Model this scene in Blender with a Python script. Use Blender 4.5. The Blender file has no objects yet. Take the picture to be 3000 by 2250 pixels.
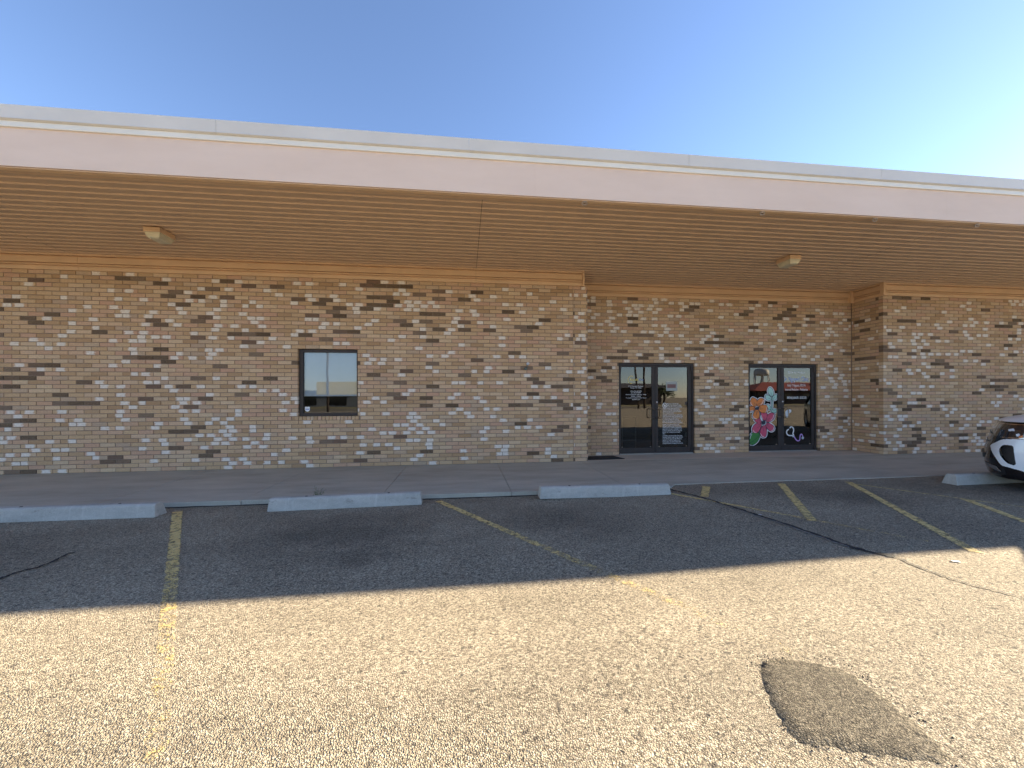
import bpy, bmesh, math, random
from mathutils import Vector, Matrix
R = math.radians
random.seed(7)
S = bpy.context.scene
C = S.collection

# ------------------------------------------------------------------ camera, sky, sun, exposure
cam = bpy.data.cameras.new('camera'); cam.sensor_width = 36.0; cam.lens = 13.865
cam.shift_y = 0.0133; cam.clip_start = 0.05; cam.clip_end = 3000
co = bpy.data.objects.new('camera', cam); C.objects.link(co); S.camera = co
TH, RL = 0.11862, -0.00326
fw = Vector((math.sin(TH), math.cos(TH), 0)); rt = Vector((math.cos(TH), -math.sin(TH), 0)); up = Vector((0, 0, 1))
r3 = rt*math.cos(RL) + up*math.sin(RL); u3 = up*math.cos(RL) - rt*math.sin(RL)
m = Matrix((r3, u3, -fw)).transposed().to_4x4(); m.translation = (0, -8.004, 1.336); co.matrix_world = m

SUN_DIR = Vector((2.74, 0.437, 1.0)).normalized()          # towards the sun: low, to the right, just behind the building line
w = bpy.data.worlds.new('World'); S.world = w; w.use_nodes = True
nt = w.node_tree; bg = nt.nodes['Background']
sky = nt.nodes.new('ShaderNodeTexSky'); sky.sky_type = 'NISHITA'; sky.sun_disc = False
sky.sun_elevation = math.asin(SUN_DIR.z); sky.sun_rotation = math.atan2(SUN_DIR.x, SUN_DIR.y)
sky.altitude = 1000; sky.air_density = 1.0; sky.dust_density = 0.25; sky.ozone_density = 2.5
tint = nt.nodes.new('ShaderNodeMixRGB'); tint.blend_type = 'MULTIPLY'; tint.inputs[0].default_value = 1; tint.inputs[2].default_value = (.97, .925, .97, 1)
nt.links.new(sky.outputs[0], tint.inputs[1]); nt.links.new(tint.outputs[0], bg.inputs[0]); bg.inputs[1].default_value = 0.05
sl = bpy.data.lights.new('sun', 'SUN'); sl.energy = 3.6; sl.angle = R(0.53); sl.color = (1.0, 0.86, 0.63)
so = bpy.data.objects.new('sun', sl); C.objects.link(so); so.rotation_euler = SUN_DIR.to_track_quat('Z', 'Y').to_euler(); so.location = (20, 5, 15)
S.view_settings.view_transform = 'Standard'; S.view_settings.look = 'None'
S.view_settings.gamma = 1.0; S.view_settings.use_curve_mapping = False
S.view_settings.exposure = 2.77
S.cycles.use_denoising = True; S.cycles.denoising_prefilter = 'ACCURATE'
S.cycles.max_bounces = 10; S.cycles.diffuse_bounces = 5; S.cycles.transparent_max_bounces = 24

# ------------------------------------------------------------------ helpers
class MB:
    def __init__(s): s.v = []; s.f = []; s.mi = []; s.uv = []; s.rn = []
    def add(s, vs, fs, mi=0, uv=None, rn=0.5):
        b = len(s.v); s.v += [tuple(p) for p in vs]
        s.uv += uv if uv else [(0, 0)]*len(vs)
        for f in fs: s.f.append([b+i for i in f]); s.mi.append(mi); s.rn.append(rn)
    def box(s, x0, x1, y0, y1, z0, z1, mi=0, rn=0.5):
        vs = [(x, y, z) for x in (x0, x1) for y in (y0, y1) for z in (z0, z1)]
        uv = [(i, k) for i in (0, 1) for j in (0, 1) for k in (0, 1)]
        s.add(vs, [(0,1,3,2),(4,6,7,5),(0,4,5,1),(2,3,7,6),(0,2,6,4),(1,5,7,3)], mi, uv, rn)
    def extr(s, prof, x0, x1, mi=0, axis='x', closed=True):      # profile (y,z) swept along x, or (x,z) along y
        n = len(prof); P = []
        for e in (x0, x1): P += [((e, a, b) if axis == 'x' else (a, e, b)) for a, b in prof]
        k = n if closed else n-1
        fs = [(i, (i+1) % n, n+(i+1) % n, n+i) for i in range(k)]
        if closed: fs += [tuple(range(n))[::-1], tuple(range(n, 2*n))]
        s.add(P, fs, mi)
    def tube(s, pts, r, n=8, mi=0, cap=True):
        pts = [Vector(p) for p in pts]; rs = r if isinstance(r, (list, tuple)) else [r]*len(pts)
        vs = []; prev = None
        for i, p in enumerate(pts):
            d = (pts[min(i+1, len(pts)-1)] - pts[max(i-1, 0)]).normalized()
            a = prev if prev is not None else (Vector((0, 0, 1)) if abs(d.z) < .9 else Vector((1, 0, 0)))
            a = (a - d*a.dot(d)).normalized(); b = d.cross(a); prev = a
            vs += [p + (a*math.cos(t*2*math.pi/n) + b*math.sin(t*2*math.pi/n))*rs[i] for t in range(n)]
        fs = [(i*n+j, i*n+(j+1) % n, (i+1)*n+(j+1) % n, (i+1)*n+j) for i in range(len(pts)-1) for j in range(n)]
        if cap: fs += [tuple(range(n))[::-1], tuple(range((len(pts)-1)*n, len(pts)*n))]
        s.add(vs, fs, mi)
    def lathe(s, prof, n=24, c=(0, 0, 0), axis='z', mi=0):       # profile (r,h)
        vs = []
        for r_, h in prof:
            for j in range(n):
                a = 2*math.pi*j/n; p = (r_*math.cos(a), r_*math.sin(a), h)
                if axis == 'y': p = (p[0], p[2], p[1])
                vs.append((c[0]+p[0], c[1]+p[1], c[2]+p[2]))
        fs = [(i*n+j, i*n+(j+1) % n, (i+1)*n+(j+1) % n, (i+1)*n+j) for i in range(len(prof)-1) for j in range(n)]
        s.add(vs, fs, mi)
    def mesh(s, name):
        me = bpy.data.meshes.new(name); me.from_pydata(s.v, [], s.f)
        return me
    def build(s, name, mats, parent=None, smooth=False, attrs=False, fix=True):
        me = s.mesh(name)
        if attrs:
            uvl = me.uv_layers.new(name='UVMap')
            for lp in me.loops: uvl.data[lp.index].uv = s.uv[lp.vertex_index]
            at = me.attributes.new('rnd', 'FLOAT', 'FACE'); at.data.foreach_set('value', s.rn)
        for mt in (mats if isinstance(mats, (list, tuple)) else [mats]): me.materials.append(mt)
        me.polygons.foreach_set('material_index', s.mi)
        if fix:
            bm = bmesh.new(); bm.from_mesh(me); bmesh.ops.recalc_face_normals(bm, faces=bm.faces[:]); bm.to_mesh(me); bm.free()
        if smooth: me.polygons.foreach_set('use_smooth', [True]*len(me.polygons))
        o = bpy.data.objects.new(name, me); C.objects.link(o)
        if parent: o.parent = parent
        return o
def bevel(o, wd, seg=2):
    bm = bmesh.new(); bm.from_mesh(o.data)
    bmesh.ops.remove_doubles(bm, verts=bm.verts[:], dist=1e-5)
    bmesh.ops.bevel(bm, geom=[e for e in bm.edges if len(e.link_faces) == 2 and e.calc_face_angle(0) > .4], offset=wd, segments=seg, affect='EDGES', profile=.6)
    bm.to_mesh(o.data); bm.free(); return o
def empty(name, loc=(0, 0, 0), parent=None):
    o = bpy.data.objects.new(name, None); C.objects.link(o); o.location = loc; o.empty_display_size = .2
    if parent: o.parent = parent
    return o
def tag(o, label=None, cat=None, group=None, kind=None):
    if label: o['label'] = label
    if cat: o['category'] = cat
    if group: o['group'] = group
    if kind: o['kind'] = kind
    return o
def smooth_closed(pts, k=5):
    n = len(pts); out = []
    for i in range(n):
        p0, p1, p2, p3 = pts[i-1], pts[i], pts[(i+1) % n], pts[(i+2) % n]
        for j in range(k):
            t = j/k
            out.append(tuple(.5*(2*p1[d]+(p2[d]-p0[d])*t+(2*p0[d]-5*p1[d]+4*p2[d]-p3[d])*t*t+(3*p1[d]-p0[d]-3*p2[d]+p3[d])*t**3) for d in (0, 1)))
    return out
def smooth_open(pts, k=6):
    q = [pts[0]]+list(pts)+[pts[-1]]; out = []; D = range(len(pts[0]))
    for i in range(1, len(q)-2):
        p0, p1, p2, p3 = q[i-1:i+3]
        for j in range(k):
            t = j/k
            out.append(tuple(.5*(2*p1[d]+(p2[d]-p0[d])*t+(2*p0[d]-5*p1[d]+4*p2[d]-p3[d])*t*t+(3*p1[d]-p0[d]-3*p2[d]+p3[d])*t**3) for d in D))
    return out+[tuple(pts[-1])]

# ------------------------------------------------------------------ materials
class NT:
    def __init__(s, name):
        s.m = bpy.data.materials.new(name); s.m.use_nodes = True; s.t = s.m.node_tree; s.b = s.t.nodes['Principled BSDF']
        s.out = s.t.nodes['Material Output']
    def n(s, typ, **kw):
        x = s.t.nodes.new('ShaderNode'+typ)
        for k, v in kw.items(): setattr(x, k, v)
        return x
    def l(s, a, b): s.t.links.new(a, b)
    def set(s, node, **kw):
        for k, v in kw.items(): node.inputs[k.replace('_', ' ')].default_value = v
    def pos(s, scale=(1, 1, 1)):
        g = s.n('NewGeometry'); mp = s.n('Mapping'); s.l(g.outputs['Position'], mp.inputs['Vector']); mp.inputs['Scale'].default_value = scale
        return mp.outputs[0]
    def noise(s, vec, scale, detail=4, rough=.6):
        x = s.n('TexNoise'); s.l(vec, x.inputs['Vector']); s.set(x, Scale=scale, Detail=detail, Roughness=rough); return x.outputs['Fac']
    def vor(s, vec, scale, feature='F1', out='Distance'):
        x = s.n('TexVoronoi', feature=feature); s.l(vec, x.inputs['Vector']); x.inputs['Scale'].default_value = scale; return x.outputs[out]
    def ramp(s, fac, stops, interp='LINEAR'):
        x = s.n('ValToRGB'); x.color_ramp.interpolation = interp; el = x.color_ramp.elements
        while len(el) < len(stops): el.new(.5)
        for e, (p, c) in zip(el, stops): e.position = p; e.color = (c, c, c, 1) if not hasattr(c, '__len__') else (*c, 1)
        s.l(fac, x.inputs[0]); return x.outputs[0]
    def mix(s, fac, a, b, typ='MIX'):
        x = s.n('MixRGB', blend_type=typ)
        for i, v in ((0, fac), (1, a), (2, b)):
            if hasattr(v, 'is_output'): s.l(v, x.inputs[i])
            else: x.inputs[i].default_value = v if i == 0 else ((*v, 1) if len(v) == 3 else v)
        return x.outputs[0]
    def math(s, op, a, b=0.0, clamp=False):
        x = s.n('Math', operation=op, use_clamp=clamp)
        for i, v in ((0, a), (1, b)):
            if hasattr(v, 'is_output'): s.l(v, x.inputs[i])
            else: x.inputs[i].default_value = v
        return x.outputs[0]
    def bump(s, h, dist=.01, strength=1.0, prev=None):
        x = s.n('Bump'); s.set(x, Strength=strength, Distance=dist); s.l(h, x.inputs['Height'])
        if prev: s.l(prev, x.inputs['Normal'])
        return x.outputs[0]
    def color(s, c):
        if hasattr(c, 'is_output'): s.l(c, s.b.inputs['Base Color'])
        else: s.b.inputs['Base Color'].default_value = (*c, 1)
    def rough(s, r):
        if hasattr(r, 'is_output'): s.l(r, s.b.inputs['Roughness'])
        else: s.b.inputs['Roughness'].default_value = r
    def normal(s, nn): s.l(nn, s.b.inputs['Normal'])

def plain(name, col, rough=.6, metal=0, var=.12, scale=6, bump=.0, spec=None):
    k = NT(name); p = k.pos(); nz = k.noise(p, scale, 5)
    lo = tuple(c*(1-var) for c in col); hi = tuple(min(1, c*(1+var)) for c in col)
    k.color(k.mix(k.ramp(nz, [(.3, 0), (.7, 1)]), lo, hi)); k.rough(rough); k.b.inputs['Metallic'].default_value = metal
    if spec is not None: k.b.inputs['Specular IOR Level'].default_value = spec
    if bump: k.normal(k.bump(k.noise(p, scale*14, 3), .004, bump))
    return k.m
def flat(name, col, rough=.5):
    k = NT(name); k.color(col); k.rough(rough); return k.m

def brick_mat(kind):
    k = NT('brick_'+kind); p = k.pos()
    at = k.n('Attribute', attribute_name='rnd'); rnd = at.outputs['Fac']
    base = k.ramp(rnd, [(0, (.46, .295, .165)), (.2, (.57, .385, .225)), (.45, (.62, .43, .26)), (.65, (.58, .355, .24)), (.85, (.68, .50, .32)), (1, (.50, .36, .25))])
    mott = k.noise(p, 55, 6, .7)
    base = k.mix(.55, base, k.ramp(mott, [(.25, .42), (.75, 1.45)]), 'MULTIPLY')
    speck = k.ramp(k.noise(p, 160, 2), [(.68, 0), (.74, 1)])
    base = k.mix(k.math('MULTIPLY', speck, .6), base, (.10, .06, .045))
    if kind == 'white':
        uv = k.n('UVMap'); sx = k.n('SeparateXYZ'); k.l(uv.outputs[0], sx.inputs[0])
        mp = k.pos((9, 9, 22)); nz = k.noise(mp, 2.2, 7, .72)
        cu = k.math('SUBTRACT', k.math('ADD', sx.outputs[0], k.math('MULTIPLY', k.math('SUBTRACT', rnd, .5), .7)), .5)
        e = k.math('SUBTRACT', .5, k.math('ABSOLUTE', cu))
        e = k.math('MULTIPLY', k.math('MINIMUM', e, .30), 1.35)
        msk = k.ramp(k.math('ADD', nz, k.math('SUBTRACT', e, .32)), [(.40, 0), (.53, 1)])
        wc = k.ramp(k.noise(p, 35, 5), [(.3, (.70, .61, .52)), (.7, (.88, .82, .74))])
        base = k.mix(k.math('MULTIPLY', msk, .95), base, wc)
    if kind == 'dark':
        dk = k.ramp(rnd, [(0, (.045, .034, .028)), (.5, (.075, .053, .041)), (1, (.16, .11, .08))])
        nz = k.noise(p, 80, 6, .75)
        base = k.mix(k.ramp(nz, [(.30, .45), (.62, 1)]), base, dk)
    k.color(base); k.rough(.9); k.b.inputs['Specular IOR Level'].default_value = .2
    k.normal(k.bump(k.noise(p, 120, 4, .7), .004, .7))
    return k.m
BR = {n: brick_mat(n) for n in ('tan', 'white', 'dark')}
def mortar_mat():
    k = NT('mortar'); p = k.pos(); k.color(k.ramp(k.noise(p, 3, 5), [(.3, (.21, .15, .11)), (.7, (.33, .25, .19))])); k.rough(1)
    k.normal(k.bump(k.noise(p, 200, 2), .003, .6)); return k.m
MORTAR = mortar_mat()
def asphalt_mat(name='asphalt', tone=1.0, stains=True, tint=(1, 1, 1)):
    k = NT(name); p = k.pos()
    cell = k.vor(p, 122, 'F1', 'Color'); sp = k.n('SeparateColor'); k.l(cell, sp.inputs[0])
    c = k.ramp(sp.outputs[0], [(0, (.235*tone, .195*tone, .145*tone)), (.35, (.37*tone, .31*tone, .225*tone)), (.7, (.455*tone, .385*tone, .28*tone)), (1, (.60*tone, .515*tone, .385*tone))])
    edge = k.vor(p, 122, 'DISTANCE_TO_EDGE'); pit = k.noise(p, 62, 3, .6)
    gap = k.math('MULTIPLY', k.ramp(edge, [(.0, 1), (.16, 0)]), k.ramp(pit, [(.42, 0), (.58, 1)]))
    big = k.ramp(k.noise(p, 30, 3, .55), [(.62, 0), (.67, 1)])
    gap = k.math('MAXIMUM', gap, k.math('MULTIPLY', big, .75))
    c = k.mix(gap, c, (.045*tone, .04*tone, .038*tone))
    c = k.mix(.55, c, k.ramp(k.noise(p, .9, 6, .65), [(.3, .70), (.7, 1.25)]), 'MULTIPLY')
    c = k.mix(.5, c, k.ramp(k.noise(k.pos((.12, .9, 1)), 1.3, 5, .6), [(.32, .72), (.68, 1.2)]), 'MULTIPLY')
    drip = k.ramp(k.vor(p, 2.3, 'F1'), [(.03, 1), (.055, 0)])
    c = k.mix(k.math('MULTIPLY', drip, .35), c, (.05, .043, .038))
    if stains:
        def spot(x, y, r, amt, src):
            v = k.n('VectorMath', operation='DISTANCE'); mp = k.n('Mapping'); g = k.n('NewGeometry')
            k.l(g.outputs['Position'], mp.inputs['Vector']); mp.inputs['Scale'].default_value = (.75, 1, 0); k.l(mp.outputs[0], v.inputs[0]); v.inputs[1].default_value = (x*.75, y, 0)
            d = k.math('ADD', k.math('DIVIDE', v.outputs['Value'], r), k.math('MULTIPLY', k.math('SUBTRACT', k.noise(p, 3.0, 6, .7), .5), 1.5))
            return k.mix(k.math('MULTIPLY', k.ramp(d, [(.2, 1), (1.0, 0)]), amt), src, (.055, .048, .043))
        for a in ((-1.27, -3.75, .85, .45), (-.95, -4.46, .28, .5), (1.2, -3.6, .7, .35), (-4.6, -3.9, .8, .3), (5.2, -3.3, .7, .4), (8.3, -3.6, 1.2, .6)): c = spot(*a, c)
    k.color(c); k.rough(.92); k.b.inputs['Specular IOR Level'].default_value = .25
    h = k.math('SUBTRACT', k.ramp(k.vor(p, 122, 'F1'), [(0, 1), (.75, 0)]), k.math('MULTIPLY', gap, .9))
    k.normal(k.bump(h, .0065, .9, k.bump(k.noise(p, 34, 3), .012, .55 if stains else .95)))
    return k.m
ASPH = asphalt_mat(); ASPH_PATCH = asphalt_mat('asphalt_patch', .45, False)
def concrete_mat(name, lo, hi, sc=2.0, blue=False):
    k = NT(name); p = k.pos(); a = k.noise(k.pos((.5, 1.6, 1)), sc, 7, .68)
    c = k.ramp(a, [(.3, lo), (.7, hi)])
    c = k.mix(.5, c, k.ramp(k.noise(p, 90, 4, .7), [(.3, .7), (.7, 1.25)]), 'MULTIPLY')
    pits = k.ramp(k.noise(p, 150, 2), [(.69, 0), (.75, 1)])
    c = k.mix(k.math('MULTIPLY', pits, .5), c, (.06, .055, .05))
    if blue:
        st = k.ramp(k.noise(k.pos((14, 3, 2)), 1.6, 5, .7), [(.55, 0), (.75, 1)])
        c = k.mix(k.math('MULTIPLY', st, .5), c, (.62, .60, .55))
        sc_ = k.ramp(k.noise(k.pos((2.2, 4, 5)), 1.7, 6, .7), [(.60, 0), (.70, 1)])
        c = k.mix(k.math('MULTIPLY', sc_, .55), c, (.16, .14, .12))
    k.color(c); k.rough(.93); k.b.inputs['Specular IOR Level'].default_value = .25
    k.normal(k.bump(k.noise(p, 130, 4, .7), .003, .6)); return k.m
CONC = concrete_mat('sidewalk_concrete', (.355, .325, .265), (.54, .50, .41), 1.3)
CONC2 = concrete_mat('recess_concrete', (.46, .385, .31), (.62, .53, .43), 2.0)
STOPC = concrete_mat('wheel_stop_concrete', (.36, .345, .31), (.53, .505, .455), 5, True)
def paint_mat(name, wear):
    k = NT(name); k.color(k.ramp(k.noise(k.pos(), 25, 4), [(.3, (.60, .42, .14)), (.7, (.75, .58, .26))])); k.rough(.8)
    uv = k.n('UVMap'); sx = k.n('SeparateXYZ'); k.l(uv.outputs[0], sx.inputs[0])        # v: 0 fresh end .. 1 worn end ; u across
    fine = k.noise(k.pos(), 95, 3, .7); mid = k.noise(k.pos(), 14, 5, .7)
    mp = k.n('Mapping'); k.l(uv.outputs[0], mp.inputs['Vector']); mp.inputs['Scale'].default_value = (1.5, 60, 1)
    crack = k.ramp(k.noise(mp.outputs[0], 1.0, 3, .6), [(.40, 1), (.47, 0)])
    thr = k.math('ADD', k.math('MULTIPLY', sx.outputs[1], wear[1]), wear[0])
    v = k.math('ADD', k.math('MULTIPLY', fine, .55), k.math('MULTIPLY', mid, .45))
    edge = k.math('MULTIPLY', k.math('MAXIMUM', k.math('SUBTRACT', k.math('ABSOLUTE', k.math('SUBTRACT', sx.outputs[0], .5)), .36), 0), 1.2)
    a = k.ramp(k.math('SUBTRACT', k.math('SUBTRACT', v, thr), edge), [(.0, 0), (.05, 1)])
    a = k.math('MULTIPLY', a, k.math('SUBTRACT', 1, k.math('MULTIPLY', crack, .65)))
    k.l(a, k.b.inputs['Alpha']); k.normal(k.bump(k.vor(k.pos(), 105, 'F1'), .004, .5)); return k.m
def glass_mat(name, ior, tint, film):
    k = NT(name); fr = k.n('Fresnel'); fr.inputs['IOR'].default_value = ior
    tr = k.n('BsdfTransparent'); tr.inputs[0].default_value = (*tint, 1); gl = k.n('BsdfGlossy'); gl.inputs['Roughness'].default_value = 0.0; gl.inputs['Color'].default_value = (*film, 1)
    bp = k.bump(k.noise(k.pos(), 1.1, 2), .003, .25); k.l(bp, gl.inputs['Normal'])
    mx = k.n('MixShader'); k.l(fr.outputs[0], mx.inputs[0]); k.l(tr.outputs[0], mx.inputs[1]); k.l(gl.outputs[0], mx.inputs[2]); k.l(mx.outputs[0], k.out.inputs[0]); return k.m
GLASS = glass_mat('tinted_door_glass', 1.9, (.42, .40, .38), (.95, .95, .95)); WGLASS = glass_mat('window_glass', 1.6, (.85, .88, .9), (.95, .97, 1))
BRONZE = plain('dark_bronze_aluminium', (.05, .04, .037), .5, .0, .15, 9, 0, .3)
PULL = plain('worn_bronze_pull', (.26, .20, .14), .35, .8)
TANMETAL = plain('tan_painted_metal', (.59, .41, .265), .5, 0, .06, 3)
FRIEZE = plain('tan_painted_board', (.72, .485, .285), .55, 0, .07, 2.5)
def stucco_mat():
    k = NT('fascia_stucco'); p = k.pos()
    c = k.ramp(k.noise(k.pos((.6, .6, 2.5)), 1.2, 6, .65), [(.3, (.74, .58, .48)), (.7, (.80, .64, .54))])
    sc = k.math('MULTIPLY', k.ramp(k.noise(k.pos((9, 9, 3.5)), 2.0, 4, .7), [(.735, 0), (.75, 1)]), k.ramp(k.noise(p, .8, 2), [(.52, 0), (.62, 1)]))
    k.color(k.mix(k.math('MULTIPLY', sc, .7), c, (.16, .12, .10))); k.rough(.9); k.normal(k.bump(k.noise(p, 140, 3, .7), .003, .5)); return k.m
STUCCO = stucco_mat()
COPING = plain('coping_metal', (.70, .655, .59), .45, 0, .05, 1.5); BAND = plain('white_trim_metal', (.80, .77, .70), .45, 0, .04, 1.5)
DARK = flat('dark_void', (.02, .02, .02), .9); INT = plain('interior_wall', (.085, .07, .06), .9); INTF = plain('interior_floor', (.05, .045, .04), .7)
RUBBER = plain('black_rubber', (.022, .02, .02), .85, 0, .2, 40, .5)
WHITEV = flat('white_vinyl', (.82, .83, .84)); INK = flat('ink_navy', (.02, .022, .04))
def col(n, c): return flat('vinyl_'+n, c, .5)
ORG, PNK, GRN, MNT, YEL, BLU, PUR, RED, GRY = [col(*a) for a in (('orange', (.80, .24, .045)), ('pink', (.62, .085, .155)), ('green', (.05, .24, .045)), ('mint', (.42, .66, .58)), ('yellow', (.75, .58, .12)), ('blue', (.13, .22, .50)), ('purple', (.50, .30, .68)), ('red', (.36, .06, .07)), ('grey', (.52, .56, .60)))]

# ------------------------------------------------------------------ ground
def gz(x):
    t = min(max((x-.5)/3.5, 0), 1); return -.060+.050*t*t*(3-2*t)
g = MB(); g.add([(-900, -900, -.35), (900, -900, -.35), (900, 900, -.35), (-900, 900, -.35)], [(0, 1, 2, 3)])
tag(g.build('ground', plain('dry_earth', (.20, .16, .10), .95, 0, .3, .3)), kind='structure')
xs = [-80, -20, -10, -5, -2]+[i*.5 for i in range(0, 12)]+[6, 8, 12, 20, 80]; ys = [-36, -20, -12, -8, -5, -3, -1.2]
lot = MB(); lot.add([(x, y, gz(x)) for y in ys for x in xs], [(j*len(xs)+i, j*len(xs)+i+1, (j+1)*len(xs)+i+1, (j+1)*len(xs)+i) for j in range(len(ys)-1) for i in range(len(xs)-1)])
LOT = tag(lot.build('parking_lot', ASPH), kind='structure')
rd = MB(); rd.add([(-300, -50, -.10), (300, -50, -.10), (300, -36.0, -.10), (-300, -36.0, -.10)], [(0, 1, 2, 3)]); tag(rd.build('road', asphalt_mat('road_asphalt', .55, False)), kind='structure')
gs = MB(); gs.add([(-300, -60, -.09), (300, -60, -.09), (300, -50, -.09), (-300, -50, -.09)], [(0, 1, 2, 3)]); tag(gs.build('verge', plain('dry_grass_verge', (.22, .18, .07), .95, 0, .3, 1.5)), kind='structure')

def strip(name, a, b, mat, n=24, dz=.004, wig=0.0, parent=LOT):
    # a: [left start, left end], b: [right start, right end] in x,y
    mb = MB(); vs = []; uv = []
    for i in range(n+1):
        t = i/n
        for (s0, s1), u in ((a, 0), (b, 1)):
            x = s0[0]+(s1[0]-s0[0])*t + random.uniform(-wig, wig); y = s0[1]+(s1[1]-s0[1])*t + random.uniform(-wig, wig)
            vs.append((x, y, gz(x)+dz)); uv.append((u, t))
    mb.add(vs, [(2*i, 2*i+1, 2*i+3, 2*i+2) for i in range(n)], 0, uv)
    return mb.build(name, mat, parent, attrs=True)
def band(p, q, wd): # constant-width stripe between two centre points
    d = Vector((q[0]-p[0], q[1]-p[1])); nn = Vector((-d.y, d.x)).normalized()*wd/2
    return [(p[0]+nn.x, p[1]+nn.y), (q[0]+nn.x, q[1]+nn.y)], [(p[0]-nn.x, p[1]-nn.y), (q[0]-nn.x, q[1]-nn.y)]
P1 = paint_mat('yellow_paint_fading', (.35, .22)); P2 = paint_mat('yellow_paint_fading_more', (.385, .18)); P3 = paint_mat('yellow_paint_worn', (.36, .08)); P5 = paint_mat('yellow_paint_dwindling', (.37, .17)); P4 = paint_mat('yellow_paint_faint', (.42, .06))
for p, q, wd, mt in (((-3.535, -2.675), (-1.05, -6.55), .105, P1), ((-.366, -2.59), (1.78, -6.12), .105, P2),
                     ((2.864, -2.767), (4.25, -4.84), .07, P5), ((3.60, -2.46), (3.215, -3.01), .12, P3),
                     ((4.855, -2.43), (3.73, -4.15), .115, P3), ((5.98, -2.47), (4.36, -5.11), .105, P3),
                     ((5.93, -2.60), (6.72, -4.02), .065, P4), ((6.465, -3.60), (5.5, -5.2), .105, P3), ((6.72, -4.02), (7.9, -6.2), .09, P4),
                     ((-7.2, -2.7), (-4.7, -6.6), .105, P1)):
    strip('parking_line', *band(p, q, wd), mt, 40)
TAR = plain('crack_tar', (.018, .016, .016), .8, 0, .3, 20); LIP = plain('crack_lip', (.26, .24, .22), .95, 0, .3, 30, .6)
def crack(pts, w0, w1, name='crack', n=9, mat=TAR, dz=.006, off=0):
    q = smooth_open(pts, n); mb = MB(); vs = []
    for i, p in enumerate(q):
        t = i/(len(q)-1); wd = (w0+(w1-w0)*t)*random.uniform(.45, 1.25); jx = random.uniform(-.012, .012)+off
        d = Vector((q[min(i+1, len(q)-1)][0]-q[max(i-1, 0)][0], q[min(i+1, len(q)-1)][1]-q[max(i-1, 0)][1])).normalized()
        for s in (-1, 1): x = p[0]+jx-s*d.y*wd/2; y = p[1]+s*d.x*wd/2; vs.append((x, y, gz(x)+dz))
    mb.add(vs, [(2*i, 2*i+1, 2*i+3, 2*i+2) for i in range(len(q)-1)])
    return mb.build(name, mat, LOT)
CK = [(2.95, -2.46), (3.157, -3.071), (3.251, -3.549), (3.33, -4.0), (3.408, -4.556), (3.431, -4.875), (3.569, -5.1)]
crack(CK, .035, .06, n=10); crack([(p[0]-.04, p[1]) for p in CK[1:-1]], .014, .02, 'crack_lip', 10, LIP, .008)
crack([(3.569, -5.1), (3.553, -5.402), (3.576, -5.572), (3.683, -5.805), (3.75, -6.3)], .02, .012, n=10)
crack([(-3.6, -4.7), (-3.586, -4.496), (-3.576, -4.364), (-3.514, -4.275), (-3.546, -4.042), (-3.531, -3.97)], .035, .02, n=7)
# raised tear-shaped asphalt patch
pc = smooth_closed([(1.476, -6.169), (1.56, -6.10), (1.673, -6.100), (1.897, -6.181), (1.927, -6.343), (1.915, -6.558), (1.83, -6.745), (1.595, -6.68), (1.413, -6.602), (1.33, -6.557), (1.36, -6.40)], 9)
cx, cy = 1.62, -6.40; pm = MB(); vs = [(cx, cy, gz(cx)+.011)]; NR = 9; n = len(pc)
jit = [random.uniform(.955, 1.03)+.02*math.sin(i*1.7)*math.sin(i*.6) for i in range(len(pc))]
for k in range(1, NR+1):
    t = k/NR
    for i, p in enumerate(pc):
        f = t*(1+(jit[i]-1)*t); h = .011*(1-t**8)+(random.uniform(-.003, .003) if k == NR-1 else 0) if k < NR else -.004
        vs.append((cx+(p[0]-cx)*f, cy+(p[1]-cy)*f, gz(cx)+h))
fs = [(0, 1+i, 1+(i+1) % n) for i in range(n)]
for k in range(NR-1): fs += [(1+k*n+i, 1+(k+1)*n+i, 1+(k+1)*n+(i+1) % n, 1+k*n+(i+1) % n) for i in range(n)]
pm.add(vs, fs); pm.build('asphalt_patch', ASPH_PATCH, LOT, smooth=True)
# loose crumbs of dark asphalt round the patch
cr = MB()
for _ in range(130):
    a = random.random(); p = random.choice(pc); s = 1+abs(random.gauss(0, .06)); x = cx+(p[0]-cx)*s+random.gauss(0, .02); y = cy+(p[1]-cy)*s+random.gauss(0, .02); r_ = random.uniform(.002, .0048); z = gz(x)
    cr.add([(x-r_, y, z), (x, y-r_, z), (x+r_, y, z), (x, y+r_, z), (x, y, z+r_*1.3)], [(0, 1, 4), (1, 2, 4), (2, 3, 4), (3, 0, 4)])
tag(cr.build('asphalt_crumb', TAR, LOT), kind='stuff')

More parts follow.
